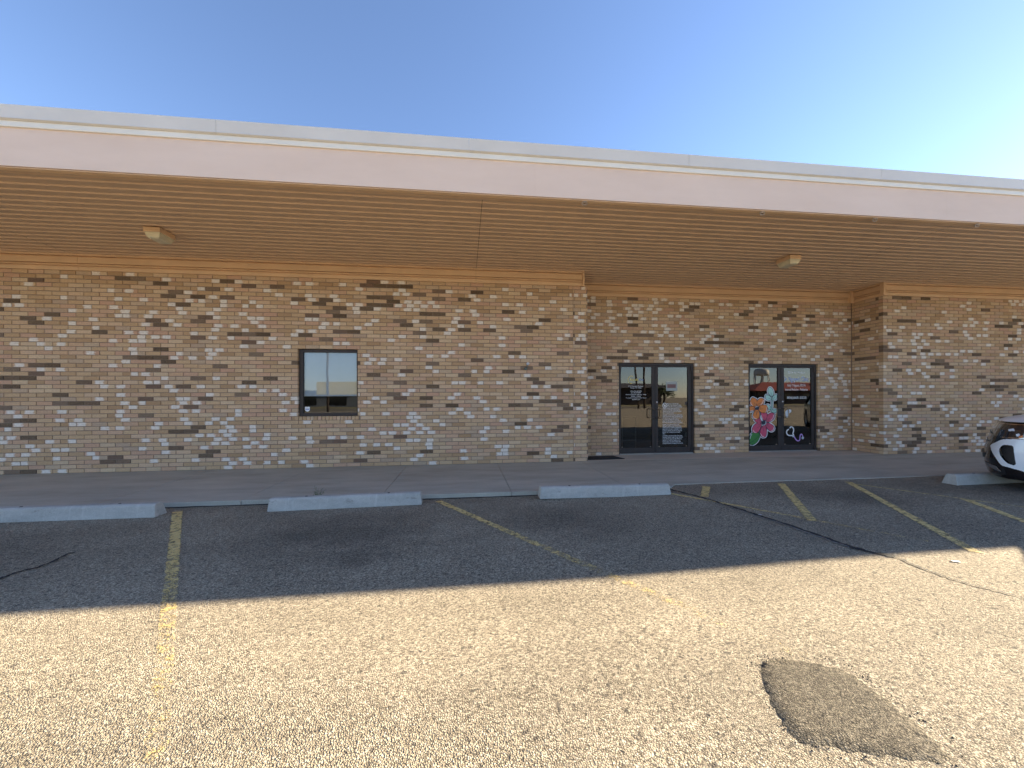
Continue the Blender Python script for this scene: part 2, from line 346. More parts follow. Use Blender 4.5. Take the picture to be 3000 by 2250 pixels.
# ------------------------------------------------------------------ sidewalk slabs
SW = tag(empty('sidewalk'), kind='structure')
jx = [-22, -17, -11.7, -9.95, -8.2, -6.44, -4.68, -2.92, -1.14, .65, 2.39, 4.02, 5.77, 7.52, 9.27, 11.0, 12.8, 18, 34]
def edge_y(x): return -2.45 if x < 3.2 else max(-2.45+(x-3.2)*.045, -2.28)
for a, b in zip(jx[:-1], jx[1:]):
    ga = .006 if abs(a-2.39) > .01 and abs(a+4.68) > .01 else .014; gb = .004
    mb = MB(); n = 10; vs = []
    tops = [0.0]*2
    xa, xb = a+ga/2, b-gb
    prof = [(xa+(xb-xa)*i/n, edge_y(xa+(xb-xa)*i/n)+random.uniform(-.008, .008)) for i in range(n+1)]
    for x, y in prof: vs += [(x, .02, 0), (x, y+.005, 0), (x, y, -.006), (x, y, -.3)]
    fs = []
    for i in range(n):
        for j in range(3): fs.append((4*i+j, 4*i+j+1, 4*i+4+j+1, 4*i+4+j))
    fs += [(0, 3, 2, 1), (4*n, 4*n+1, 4*n+2, 4*n+3)]
    mb.add(vs, fs); mb.build('slab', CONC, SW)
mb = MB(); mb.box(-22, 34, -2.2, .0, -.3, -.035); mb.build('joint_filler', TAR, SW)
mb = MB(); mb.box(2.565, 9.56, .028, 1.0, -.2, .002); bevel(mb.build('recess_slab', CONC2, SW), .004)

crack([(-9+i*.8, -2.475) for i in range(16)], .05, .06, 'kerb_dark_strip', 6, plain('kerb_dark_strip', (.05, .042, .032), .95, 0, .4, 30), .005)  # irregular dark strip on the lot along the foot of the kerb
# ------------------------------------------------------------------ building
B = tag(empty('brick_building', (0, 0, 0)), 'long low tan brick commercial building with deep tan metal soffit and pale fascia', 'building')
L, H, NROW = .2534, .0762, 48; TOP = NROW*H; MT = .0105; RD = .75
XA1, XC0 = 2.56, 9.565
bricks = []   # (corner lists)
def lowf(x, z): return .5+.5*math.sin(x*.9+1.7*math.sin(z*1.3+.5))*math.cos(z*1.7+.6*x)
def lay(org, u, nrm, s0, s1, r0, r1, openings=(), phase=0.0, joint=None, rework=None):
    prev = 'tan'; mem = {}
    for r in range(r0, r1):
        prev = 'tan'
        z0 = r*H; off = phase + (L/2 if r % 2 else 0)
        k = math.floor((s0-off)/L)-1; x = off+k*L
        while x < s1:
            a, b = max(x, s0), min(x+L, s1); x += L
            segs = [(a, b)]
            cuts = [(o[0], o[1]) for o in openings if o[2] <= r < o[3]]
            if joint: cuts.append((joint-.004, joint+.004)) if r not in (12, 13, 28, 29, 36) else None
            for c0, c1 in cuts:
                ns = []
                for p, q in segs:
                    if q <= c0 or p >= c1: ns.append((p, q)); continue
                    if p < c0: ns.append((p, c0+MT))
                    if q > c1: ns.append((c1, q))
                segs = ns
            for p, q in segs:
                if q-p < .035: continue
                t = lowf(s0+p, z0); rr = random.random()
                ki = round(p/L); bl = [mem.get((r-1, ki)), mem.get((r-1, ki-1)), mem.get((r-1, ki+1))]
                pd = .082 + (.06 if prev == 'dark' else 0); pw = .09+.22*t**1.3 + (.08 if prev == 'white' else 0)
                kind = 'dark' if rr < pd else ('white' if rr < pd+pw else 'tan')
                prev = kind; mem[r, ki] = kind; rn = random.random()
                if rework and rework[0] < p < rework[1] and kind != 'dark' and z0 > 2.6 and random.random() < .6: kind = 'tan'
                jz = random.uniform(-.0015, .0015); jd = random.uniform(-.0015, .0025)
                bricks.append((org, u, nrm, p, q-MT, z0+MT/2+jz, z0+H-MT/2+jz, jd, kind, rn))
A_OP = [(-3.19, -2.08, 13, 30), (-3.235, -2.055, 12, 13)]
D1, D2 = (3.53, 5.40), (6.78, 8.635)
lay(Vector((0, 0, 0)), Vector((1, 0, 0)), Vector((0, -1, 0)), -12.5, XA1, 0, NROW, A_OP, .0, 2.24, (1.25, 2.24))
lay(Vector((0, RD, 0)), Vector((1, 0, 0)), Vector((0, -1, 0)), XA1, XC0, 0, NROW, [(*D1, 0, 28), (*D2, 0, 28)], .08)
lay(Vector((0, 0, 0)), Vector((1, 0, 0)), Vector((0, -1, 0)), XC0, 19, 0, NROW, (), .06)
lay(Vector((XC0, 0, 0)), Vector((0, 1, 0)), Vector((-1, 0, 0)), .102, RD, 0, NROW, (), .05)
lay(Vector((XA1, 0, 0)), Vector((0, 1, 0)), Vector((1, 0, 0)), .102, RD, 0, NROW, (), .03)
def brick_into(mb, b):
    org, u, nrm, p, q, z0, z1, jd, kind, rn = b
    f = org+nrm*jd; k = org-nrm*.10; e = .003
    vs = []; uv = []
    for s, du in ((p, 0), (q, 1)):
        for z, dv in ((z0, 0), (z1, 1)):
            vs.append(k+u*s+Vector((0, 0, z))); uv.append((du, dv))
    for s, du in ((p, 0), (q, 1)):
        for z, dv in ((z0, 0), (z1, 1)):
            vs.append(f-nrm*e+u*s+Vector((0, 0, z))); uv.append((du, dv))
    for s, du in ((p+e, 0), (q-e, 1)):
        for z, dv in ((z0+e, 0), (z1-e, 1)):
            vs.append(f+u*s+Vector((0, 0, z))); uv.append((du, dv))
    mi = ('tan', 'white', 'dark').index(kind); fs = []
    for o in (0, 4): fs += [(o, o+1, o+5, o+4), (o+2, o+6, o+7, o+3), (o, o+4, o+6, o+2), (o+1, o+3, o+7, o+5)]
    fs.append((8, 9, 11, 10))
    mb.add(vs, fs, mi, uv, rn)
F0 = 401*3000/1024
def shown(b):
    c = b[0]+b[1]*((b[3]+b[4])/2)+Vector((0, 0, (b[5]+b[6])/2)); d = c-Vector((0, -8.004, 1.336)); Z = d.dot(fw); x = d.dot(rt)/Z*1155
    if Z < .5 or abs(x) > 1490 or b[2].y > -.5: return 0
    return (b[4]-b[3])/Z**2*(1-x/10200.)
bricks.sort(key=shown, reverse=True)
mats = [BR['tan'], BR['white'], BR['dark']]
WALL = MB()
# mortar cores (butted round the openings, a hair behind the brick faces)
def core(mb, x0, x1, yf, yb, ops):
    cur = x0
    for a, b, z0, z1 in sorted(ops):
        mb.box(cur, a, yf, yb, -.3, 3.93); 
        if z0 > 0: mb.box(a, b, yf, yb, -.3, z0)
        mb.box(a, b, yf, yb, z1, 3.93); cur = b
    mb.box(cur, x1, yf, yb, -.3, 3.93)
wA = MB(); core(wA, -22, 2.455, .009, .24, [(-3.20, -2.07, .93, 2.296)]); wA.box(2.455, 2.551, .009, .74, -.3, 3.645); wA.box(2.3, 2.455, .24, .74, -.3, 3.93); WA = wA.build('wall', MORTAR, B)
wB = MB(); core(wB, 2.551, 9.574, RD+.009, RD+.24, [(D1[0]-.01, D1[1]+.01, 0, 28*H+.01), (D2[0]-.01, D2[1]+.01, 0, 28*H+.01)]); WB = wB.build('wall', MORTAR, B)
wC = MB(); wC.box(9.574, 34, .009, .24, -.3, 3.93); wC.box(9.574, 9.8, .24, RD+.009, -.3, 3.93); WC = wC.build('wall', MORTAR, B)
def wall_of(b): return WB if b[0].y > .5 else (WC if b[0].x > 5 or (b[0].x == 0 and b[3] > 5) else WA)
for b in bricks[:300]:
    mb = MB(); brick_into(mb, b); mb.build('brick', mats, wall_of(b), attrs=True)
rest = MB()
for b in bricks[300:]: brick_into(rest, b)
tag(rest.build('brickwork', mats, B, attrs=True), kind='stuff')
# plain far runs beyond the modelled bricks
def far_brick():
    k = NT('far_brick'); t = k.n('TexBrick'); k.l(k.pos((1, 1, 1)), t.inputs[0]); g = k.n('NewGeometry'); sx = k.n('SeparateXYZ'); k.l(g.outputs['Position'], sx.inputs[0]); cx_ = k.n('CombineXYZ'); k.l(sx.outputs[0], cx_.inputs[0]); k.l(sx.outputs[2], cx_.inputs[1]); k.l(cx_.outputs[0], t.inputs[0])
    k.set(t, Scale=1.0, Mortar_Size=.005, Brick_Width=L, Row_Height=H, Color1=(.36, .22, .13, 1), Color2=(.30, .17, .10, 1), Mortar=(.15, .11, .09, 1)); k.color(t.outputs[0]); k.rough(.95); return k.m
FB = far_brick(); mb = MB(); mb.box(-22, -12.5, 0, .008, 0, TOP); mb.box(19, 34, 0, .008, 0, TOP); mb.build('far_wall_face', FB, B)

# frieze boards under the soffit
ZS = 3.945
def frieze_prof(y): # profile (y,z), y = wall face, boards stand proud of it
    return [(y, TOP-.006), (y-.042, TOP-.006), (y-.042, 3.715), (y-.008, 3.717), (y-.008, 3.735), (y-.046, 3.737), (y-.046, 3.757), (y-.010, 3.759), (y-.010, 3.774), (y-.056, 3.777), (y-.056, 3.885), (y-.02, 3.888), (y-.02, 3.904), (y-.070, 3.908), (y-.074, ZS-.004), (y, ZS-.004)]
def frieze(y, x0, x1):
    mb = MB(); mb.extr([(a, z) for a, z in frieze_prof(y)], x0, x1); return mb.build('frieze_board', FRIEZE, B)
for a, b in ((-22, -14), (-14, -6.9), (-6.896, .225), (.229, 2.428)): frieze(0, a, b)
mb = MB(); mb.box(2.43, 2.462, -.088, .0, TOP-.02, ZS-.002); mb.build('frieze_end_cap', FRIEZE, B)
frieze(RD, 2.566, 9.455); frieze(0, 9.535, 34)
mb = MB(); mb.extr([(XC0+a, z) for a, z in frieze_prof(0)], -.088, RD-.012, axis='y'); mb.build('frieze_board', FRIEZE, B)
mb = MB(); mb.box(9.445, XC0, RD-.10, RD-.002, TOP-.012, ZS-.002); mb.build('frieze_corner_block', FRIEZE, B)
mb = MB(); mb.box(9.475, 9.535, -.092, .0, TOP-.014, ZS-.003); mb.build('frieze_corner_block', FRIEZE, B)

# soffit: ribbed metal panels in two rows, 7.2 m long
def panel(x0, x1, y0, y1, dz=0):
    pr = []; y = y0; z = ZS+dz
    while y < y1-.02:
        pr += [(y, z), (y+.118, z+.001), (y+.128, z-.016), (y+.134, z-.016), (y+.138, z)]; y += .1525
    mb = MB(); pr = [(min(a, y1), b) for a, b in pr]
    mb.extr(pr, x0, x1, closed=False); o = mb.build('soffit_panel', TANMETAL, B, fix=False)
    return o
sx = [-21.4, -14.2, -7.0, .235, 7.43, 14.63, 21.8, 29, 34]
for a, b in zip(sx[:-1], sx[1:]):
    panel(a+.003, b-.003, -2.86, -1.337); panel(a+.003, b-.003, -1.352, .76, -.003)
# roof deck, fascia, trim band, coping, drip channel
mb = MB(); mb.box(-22, 34, -2.92, 14, 3.985, 4.44); mb.build('roof', DARK, B)
mb = MB(); mb.box(-22, 34, 13.8, 14, -.3, 3.985); mb.box(-22, -21.8, .3, 13.8, -.3, 3.985); mb.box(33.8, 34, .3, 13.8, -.3, 3.985); mb.build('rear_wall', FB, B)
for a, b in ((-22, -12.3), (-12.2993, -5.2), (-5.1993, .9), (.9007, 7.0), (7.0007, 13.1), (13.1007, 34)):
    mb = MB(); mb.box(a, b, -3.03, -2.925, 3.912, 4.338); mb.build('fascia', STUCCO, B)
for a, b in ((-22, -10.6), (-10.599, -4.64), (-4.639, 1.35), (1.351, 7.3), (7.301, 34)):
    mb = MB(); mb.extr([(-2.925, 4.335), (-3.050, 4.335), (-3.054, 4.347), (-3.046, 4.418), (-2.925, 4.418)], a, b); mb.build('trim_band', BAND, B)
cjs = [-22]+[-2.85+2.91*i for i in range(-5, 10)]+[34]
for a, b in zip(cjs[:-1], cjs[1:]):
    mb = MB(); mb.extr([(-2.5, 4.40), (-3.058, 4.40), (-3.078, 4.412), (-3.072, 4.43), (-3.070, 4.565), (-2.5, 4.60)], a+.0015, b-.0015); mb.build('coping', COPING, B)
mb = MB(); mb.extr([(-2.925, 3.912), (-3.018, 3.906), (-3.018, 3.898), (-2.96, 3.893), (-2.90, 3.915), (-2.865, 3.921), (-2.845, 3.921), (-2.845, 3.986), (-2.925, 3.986)], -22, 34); mb.build('drip_channel', FRIEZE, B)
HK = plain('galvanised_hook', (.42, .33, .25), .5, .5)
for x in (1.56, 4.09, 5.85, 7.57):
    mb = MB(); mb.tube([(x, -2.99, 3.905), (x, -3.0, 3.875)], .016, 8); mb.tube([(x+.035*math.cos(t), -3.0-.012*math.sin(t), 3.872+.018*math.sin(t)) for t in [i*math.pi/5 for i in range(11)]], .006, 6); mb.build('hook', HK, B, smooth=True)
# wall fitting
mb = MB(); mb.lathe([(0, -.05), (.026, -.05), (.03, -.03), (.03, 0)], 14, (1.235, 0, 1.925), 'y'); wfit = mb.build('wall_fitting', plain('green_patina', (.10, .14, .13), .6), B, smooth=True)
mb = MB(); mb.tube([(1.25, -.03, 1.94), (1.265, -.06, 1.98), (1.272, -.055, 2.01)], .007, 8); mb.build('stem', wfit.data.materials[0], wfit, smooth=True)
mb = MB(); mb.lathe([(.0, -.085), (.022, -.08), (.032, -.06), (.030, -.045), (.012, -.04)], 14, (1.275, 0, 2.025), 'y'); mb.build('cap', plain('pale_cap', (.68, .70, .74), .4), wfit, smooth=True)

# ------------------------------------------------------------------ window
WN = empty('window', (-2.635, .05, .99), B)
def at(mb, name, mat, par, **kw):
    o = mb.build(name, mat, None, **kw); o.parent = par; o.matrix_parent_inverse = Matrix.Translation(-par.location); return o
mb = MB(); x0, x1, z0, z1, y0, y1 = -3.18, -2.09, .991, 2.284, .055, .12; wd = .045
mb.box(x0, x0+.07, y0, y1, z0, z1); mb.box(x1-.022, x1, y0, y1, z0, z1); mb.box(x0+.07, x1-.022, y0, y1, z1-.055, z1); mb.box(x0+.07, x1-.022, y0, y1, z0, z0+.06)
fr = bevel(at(mb, 'frame', BRONZE, WN), .004)
mb = MB(); mb.box(x0+.068, x1-.02, .085, .091, z0+.058, z1-.053); at(mb, 'pane', WGLASS, WN)
BL = plain('roller_blind', (.86, .87, .86), .9, 0, .03, 2)
mb = MB(); mb.extr([(.108+.004*math.sin(i*.35), 1.385+i*.03) for i in range(31)]+[(.118, 2.29), (.118, 1.385)], x0+.03, x1-.0); at(mb, 'blind', BL, WN)
mb = MB(); mb.tube([(x0+.03, .114, 1.383), (x1, .114, 1.383)], .009, 8); at(mb, 'blind_bar', BL, WN)
sh = [(0, 0), (.03, .012), (.048, .04), (.043, .06), (.05, .085), (.03, .098), (0, .092)]; sh = sh+[(-a, b) for a, b in sh[::-1][1:-1]]
mb = MB(); mb.add([(-3.045+a, .083, 1.075+b*1.0) for a, b in sh], [tuple(range(len(sh)))]); at(mb, 'sticker', WHITEV, WN, fix=False)
mb = MB(); mb.add([(-3.08, .0822, 1.115), (-3.01, .0822, 1.115), (-3.01, .0822, 1.133), (-3.08, .0822, 1.133)], [(0, 1, 2, 3)]); at(mb, 'sticker_print', BLU, WN, fix=False)
for i in range(17):
    a = -3.233+i*.0694; mb = MB(); mb.box(a, a+.0605, random.uniform(-.014, -.009), .10, .918, .985+random.uniform(-.001, .001), 0, random.random())
    o = mb.build('sill_brick', mats, None, attrs=True); o.parent = WN; o.matrix_parent_inverse = Matrix.Translation(-WN.location)
rm = MB()
def room(mb, x0, x1, y0, y1, z0, z1):
    mb.box(x0, x1, y1, y1+.05, z0, z1); mb.box(x0-.05, x0, y0, y1, z0, z1); mb.box(x1, x1+.05, y0, y1, z0, z1); mb.box(x0, x1, y0, y1, z1, z1+.05)
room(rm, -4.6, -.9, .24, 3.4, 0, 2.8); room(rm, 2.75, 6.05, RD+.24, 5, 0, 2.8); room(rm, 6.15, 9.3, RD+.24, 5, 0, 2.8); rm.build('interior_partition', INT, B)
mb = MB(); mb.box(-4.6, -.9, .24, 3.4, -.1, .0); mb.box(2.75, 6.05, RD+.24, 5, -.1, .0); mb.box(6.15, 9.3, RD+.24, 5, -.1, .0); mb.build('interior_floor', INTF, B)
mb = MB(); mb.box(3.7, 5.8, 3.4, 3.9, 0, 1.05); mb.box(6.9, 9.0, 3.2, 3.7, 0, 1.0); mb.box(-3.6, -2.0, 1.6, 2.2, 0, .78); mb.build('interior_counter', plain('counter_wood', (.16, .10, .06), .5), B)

# ------------------------------------------------------------------ lettering helpers
def text_geo(s, size=1.0):
    cu = bpy.data.curves.new('t', 'FONT'); cu.body = s; cu.size = size; cu.resolution_u = 2; cu.offset = .008
    o = bpy.data.objects.new('t', cu); C.objects.link(o)
    me = bpy.data.meshes.new_from_object(o); vs = [v.co.copy() for v in me.vertices]; fs = [tuple(p.vertices) for p in me.polygons]
    bpy.data.objects.remove(o); bpy.data.curves.remove(cu); bpy.data.meshes.remove(me)
    return vs, fs
def put_text(mb, s, x0, x1, zb, capz, y, shear=0.0, squash=True):
    vs, fs = text_geo(s)
    if not vs: return
    a = min(v.x for v in vs); b = max(v.x for v in vs); k = (x1-x0)/(b-a); kz = (capz-zb)/.70
    mb.add([(x0+(v.x-a)*k+shear*v.y*kz, y, zb+v.y*kz) for v in vs], fs)
def poly(mb, pts, y): mb.add([(a, y, z) for a, z in pts], [tuple(range(len(pts)))])
def stroke(mb, pts, wd, y):
    q = smooth_open(pts, 5); vs = []
    for i, p in enumerate(q):
        d = Vector((q[min(i+1, len(q)-1)][0]-q[max(i-1, 0)][0], q[min(i+1, len(q)-1)][1]-q[max(i-1, 0)][1])).normalized()
        for s in (-1, 1): vs.append((p[0]-s*d.y*wd/2, y, p[1]+s*d.x*wd/2))
    mb.add(vs, [(2*i, 2*i+1, 2*i+3, 2*i+2) for i in range(len(q)-1)])
GY = RD+.082            # face of the door glass
def door(x0, x1, gl, gr):
    D = empty('double_door', ((x0+x1)/2, RD+.06, .0), B); zt = 28*H
    def A(mb, n, mt, **kw): return at(mb, n, mt, D, **kw)
    mb = MB(); y0, y1 = RD+.045, RD+.15
    mb.box(x0+.001, x0+.045, y0, y1, .0, zt-.002); mb.box(x1-.045, x1-.001, y0, y1, .0, zt-.002); mb.box(x0+.045, x1-.045, y0, y1, zt-.055, zt-.002); bevel(A(mb, 'frame', BRONZE), .004)
    mb = MB(); mb.box(x0+.03, x1-.03, RD+.02, RD+.16, .0, .022); A(mb, 'threshold', plain('threshold_metal', (.42, .40, .37), .5, .6))
    mid = (gl[1]+gr[0])/2
    for (a, b), (o0, o1) in ((gl, (x0+.048, mid-.004)), (gr, (mid+.004, x1-.048))):
        mb = MB(); y0, y1 = RD+.062, RD+.107
        mb.box(o0, a, y0, y1, .026, zt-.058); mb.box(b, o1, y0, y1, .026, zt-.058); mb.box(a, b, y0, y1, 2.042, zt-.058); mb.box(a, b, y0, y1, .026, .150)
        bevel(A(mb, 'door_leaf', BRONZE), .003)
        mb = MB(); mb.box(a-.002, b+.002, GY, GY+.006, .148, 2.044); A(mb, 'pane', GLASS)
        s = 1 if a > mid else -1; hx = mid+s*.05; ex = mid+s*.155
        mb = MB(); yy = RD+.062; pts = [(hx, yy, 1.055), (hx, yy-.05, 1.055), (ex-s*.03, yy-.055, 1.055), (ex-s*.008, yy-.055, 1.047), (ex, yy-.055, 1.02), (ex, yy-.055, .88), (ex-s*.008, yy-.055, .853), (ex-s*.03, yy-.055, .845), (hx, yy-.05, .845), (hx, yy, .845)]
        mb.tube(pts, .0095, 8); A(mb, 'handle', PULL, smooth=True)
        mb = MB(); mb.box(a+.02, a+.05, GY-.01, GY-.001, .165, .178); mb.box(b-.05, b-.02, GY-.01, GY-.001, .165, .178); A(mb, 'glazing_clip', HK)
    mb = MB(); mb.lathe([(0, -.012), (.016, -.012), (.019, 0)], 14, (mid+.045, RD+.062, 1.217), 'y'); A(mb, 'lock', plain('lock_cylinder', (.75, .74, .72), .3, .6), smooth=True)
    for s in (x0+.045, x1-.075):
        mb = MB(); mb.box(s, s+.03, RD+.04, RD+.062, zt-.19, zt-.06); mb.box(s, s+.03, RD+.04, RD+.062, .03, .13); A(mb, 'pivot_hinge', BRONZE)
    return A
T0 = GY-.0015
# first door: logo, address block, licence notice, posted paper
A = door(*D1, (3.602, 4.366), (4.512, 5.262))
mb = MB(); stroke(mb, [(3.875+.088*math.cos(t), 1.742+.088*math.sin(t)) for t in [1.15+i*.33 for i in range(12)]], .011, T0); A(mb, 'logo_arc', YEL, fix=False)
mb = MB(); put_text(mb, 'Escala', 3.84, 4.035, 1.725, 1.775, T0-.0004); A(mb, 'lettering', YEL, fix=False)
mb = MB(); put_text(mb, 'Rx', 4.06, 4.165, 1.725, 1.775, T0); A(mb, 'lettering', BLU, fix=False)
mb = MB()
for s, a, b, z in (('2112 Perryton Parkway', 3.792, 4.157, 1.585), ('Pampa, TX 79065', 3.845, 4.113, 1.543), ('Office: 806-665-0801', 3.844, 4.118, 1.467), ('Fax: 806-665-0802', 3.862, 4.10, 1.430), ('Hours of Operation: Monday - Friday', 3.73, 4.233, 1.388), ('8:30am - 5:00pm', 3.862, 4.10, 1.350), ('To contact someone after hours', 3.73, 4.233, 1.311), ('escalarx.com', 3.888, 4.077, 1.273)):
    put_text(mb, s, a, b, z, z+.023, T0)
A(mb, 'lettering', WHITEV, fix=False)
lines = [('PURSUANT TO SECTION 30.06,', 1215), ('PENAL CODE (TRESPASS BY LICENSE', 1360), ('HOLDER WITH A CONCEALED HANDGUN),', 1430), ('A PERSON LICENSED UNDER SUBCHAPTER H,', 1270), ('CHAPTER 411, GOVERNMENT CODE (HANDGUN', 1280), ('LICENSING LAW), MAY NOT ENTER THIS PROPERTY', 1400), ('WITH A CONCEALED HANDGUN.', 945), None,
 ('CONFORME A LA SECCION 30.06 DEL CODIGO PENAL', 1440), ('(TRASPASAR PORTANDO ARMAS DE FUEGO) PERSONAS', 1455), ('CON LICENCIA BAJO DEL SUBCAPITULO H, CAPITULO', 1440), ('411, CODIGO DE GOBIERNO (LEY DE PORTAR', 1225), ('ARMAS), NO DEBEN ENTRAR A ESTA PROPIEDAD', 1345), ('PORTANDO UN ARMA DE FUEGO OCULTADA.', 1440), None,
 ('PURSUANT TO SECTION 30.07, PENAL CODE', 1235), ('(TRESPASS BY LICENSE HOLDER WITH AN OPENLY', 1385), ('CARRIED HANDGUN), A PERSON LICENSED UNDER', 1385), ('SUBCHAPTER H, CHAPTER 411, GOVERNMENT CODE', 1400), ('(HANDGUN LICENSING LAW), MAY NOT ENTER THIS', 1405), ('PROPERTY WITH A HANDGUN THAT IS CARRIED', 1310), ('OPENLY.', 410), None,
 ('CONFORME A LA SECCION 30.07 DEL CODIGO PENAL', 1445), ('(TRASPASAR PORTANDO ARMAS DE FUEGO) PERSONAS', 1455), ('CON LICENCIA BAJO DEL SUBCAPITULO H,', 1410), ('CAPITULO 411, CODIGO DE GOBIERNO (LEY DE', 1310), ('PORTAR ARMAS), NO DEBEN ENTRAR A ESTA', 1350), ('PROPIEDAD PORTANDO UN ARMA DE FUEGO AL AIRE', 1460)]
mb = MB(); z = 1.191; row = .0362
for i, ln in enumerate(lines):
    if ln is None: z -= .0108; continue
    xa = 4.634+(.117 if i < 3 else 0); xb = 4.634+(ln[1]-235)*.000413
    put_text(mb, ln[0], xa, xb, z-.026, z-.002, T0); z -= row
rr_ = [(4.69+.052*math.cos(t), 1.139+.056*math.sin(t)) for t in [i*2*math.pi/24 for i in range(25)]]
stroke(mb, rr_, .012, T0); stroke(mb, [(4.655, 1.175), (4.725, 1.103)], .012, T0); poly(mb, [(4.66, 1.145), (4.712, 1.158), (4.716, 1.142), (4.694, 1.132), (4.688, 1.105), (4.672, 1.107), (4.674, 1.131)], T0+.0006)
A(mb, 'lettering', WHITEV, fix=False)
mb = MB(); mb.box(4.726, 5.005, GY-.002, GY-.001, 1.485, 1.707); A(mb, 'posted_paper', flat('dim_paper', (.36, .38, .36)))
mb = MB(); mb.box(4.753, 4.969, GY-.0028, GY-.0022, 1.552, 1.642); A(mb, 'paper_print', flat('paper_red', (.19, .09, .085)))
# second door: painted flowers, clinic lettering, stethoscope
A = door(*D2, (6.856, 7.608), (7.768, 8.517))
def fx(p): return (6.725+p[0]*.001034, 1.689-p[1]*.000959)
def off(pts, d):
    n = len(pts); ar = sum(pts[i][0]*pts[(i+1) % n][1]-pts[(i+1) % n][0]*pts[i][1] for i in range(n)); sg = 1 if ar > 0 else -1; out = []
    for i in range(n):
        t = Vector((pts[(i+1) % n][0]-pts[i-1][0], pts[(i+1) % n][1]-pts[i-1][1])).normalized(); out.append((pts[i][0]+sg*t.y*d, pts[i][1]-sg*t.x*d))
    return out
OR = [[(310,600),(325,500),(310,430),(270,408),(215,385),(170,440),(150,510),(165,570),(240,610)], [(340,600),(330,500),(370,430),(430,405),(500,430),(510,490),(470,560),(400,600)], [(385,640),(440,590),(530,580),(590,610),(590,700),(560,770),(480,785),(400,740),(370,680)], [(310,690),(250,760),(225,840),(225,900),(290,935),(340,945),(380,900),(385,800),(360,710)], [(270,640),(200,612),(140,625),(140,735),(200,730),(270,690)]]
PK = [[(490,960),(440,880),(425,800),(460,770),(560,780),(590,830),(560,930),(530,970)], [(560,980),(590,870),(640,800),(720,780),(770,830),(760,920),(680,990),(590,1010)], [(570,1040),(650,1050),(740,1110),(770,1180),(730,1240),(660,1240),(580,1160),(545,1090)], [(480,1110),(430,1180),(400,1290),(440,1380),(490,1400),(550,1370),(570,1270),(560,1160),(530,1100)], [(430,1060),(330,1040),(240,1100),(205,1190),(230,1270),(300,1290),(370,1240),(420,1150)], [(440,1000),(400,930),(380,880),(330,940),(262,950),(310,1010),(400,1040)]]
LF = [[(140,1540),(140,1420),(165,1330),(220,1280),(300,1290),(385,1300),(390,1380),(350,1480),(270,1560),(190,1585)]]
MN = [[(710,360),(640,300),(610,220),(640,140),(690,140),(740,210),(750,290)], [(700,430),(640,460),(570,440),(545,370),(565,320),(620,330),(680,370)], [(720,440),(730,380),(775,325),(835,315),(835,400),(795,448)], [(680,690),(630,690),(600,630),(570,580),(620,570),(670,620)], [(690,730),(740,690),(800,685),(832,722),(808,768),(740,770)], [(707,450),(726,450),(722,575),(712,705),(694,705),(704,575)]]
def cl(p): return (min(max(p[0], 128), 850), p[1])
Wm, Im = MB(), MB(); groups = [(ORG, OR), (PNK, PK), (GRN, LF), (MNT, MN)]
for mt, sh_ in groups:
    F = MB()
    for q in sh_:
        s_ = smooth_closed(q, 5)
        poly(Wm, [fx(cl(p)) for p in off(s_, 27)], T0); poly(Im, [fx(cl(p)) for p in off(s_, 11)], T0-.0006); poly(F, [fx(cl(p)) for p in s_], T0-.0012)
    A(F, 'flower_print' if mt in (ORG, PNK) else 'leaf_print', mt, fix=False)
# veins, flower centres, highlights
V = MB()
for c, sh_ in (((330, 655), OR), ((505, 1030), PK)):
    for q in sh_:
        gx = sum(p[0] for p in q)/len(q); gy = sum(p[1] for p in q)/len(q)
        for da in (-.28, 0, .28):
            dx, dy = gx-c[0], gy-c[1]; ca, sa = math.cos(da), math.sin(da); ex, ey = dx*ca-dy*sa, dx*sa+dy*ca; k1 = .95 if da == 0 else .72
            stroke(V, [fx((c[0]+ex*.4, c[1]+ey*.4)), fx((c[0]+ex*k1, c[1]+ey*k1))], .007, T0-.0018)
for c, r_ in (((330, 655), 50), ((505, 1030), 66)): poly(V, [fx((c[0]+r_*math.cos(t), c[1]+r_*math.sin(t))) for t in [i*2*math.pi/20 for i in range(20)]], T0-.0019)
stroke(V, [fx((130, 1540)), fx((230, 1480)), fx((330, 1400)), fx((385, 1305))], .009, T0-.0018)
for a, b in (((230, 1480), (250, 1555)), ((285, 1440), (330, 1490)), ((330, 1395), (385, 1390)), ((190, 1508), (200, 1575))): stroke(V, [fx(a), fx(b)], .006, T0-.0018)
for a, b in (((710, 350), (685, 250)), ((695, 430), (620, 400)), ((725, 435), (790, 375)), ((675, 690), (640, 640)), ((700, 730), (790, 720))): stroke(V, [fx(a), fx(b)], .006, T0-.0018)
A(V, 'ink_lines', INK, fix=False); A(Wm, 'white_outline', WHITEV, fix=False); A(Im, 'ink_outline', INK, fix=False)
Hh = MB()
for q in ([(165, 500), (175, 555), (215, 590)], [(420, 575), (470, 520), (492, 450)], [(575, 640), (575, 720), (545, 765)], [(235, 860), (260, 915), (320, 925)], [(435, 830), (445, 890), (470, 930)], [(752, 830), (735, 910), (680, 970)], [(750, 1150), (745, 1210), (700, 1230)], [(415, 1300), (450, 1365), (500, 1385)], [(225, 1210), (255, 1262), (310, 1270)], [(150, 1430), (165, 1360), (195, 1310)], [(148, 730), (190, 722), (225, 710)]):
    stroke(Hh, [fx(p) for p in q], .011, T0-.0018)
A(Hh, 'highlight_strokes', WHITEV, fix=False)
G2 = MB(); stroke(G2, [fx((290, 645)), fx((310, 615)), fx((345, 615))], .018, T0-.0024); stroke(G2, [fx((470, 1085)), fx((520, 1080)), fx((552, 1040)), fx((548, 995))], .018, T0-.0024); A(G2, 'centre_shine', GRY, fix=False)
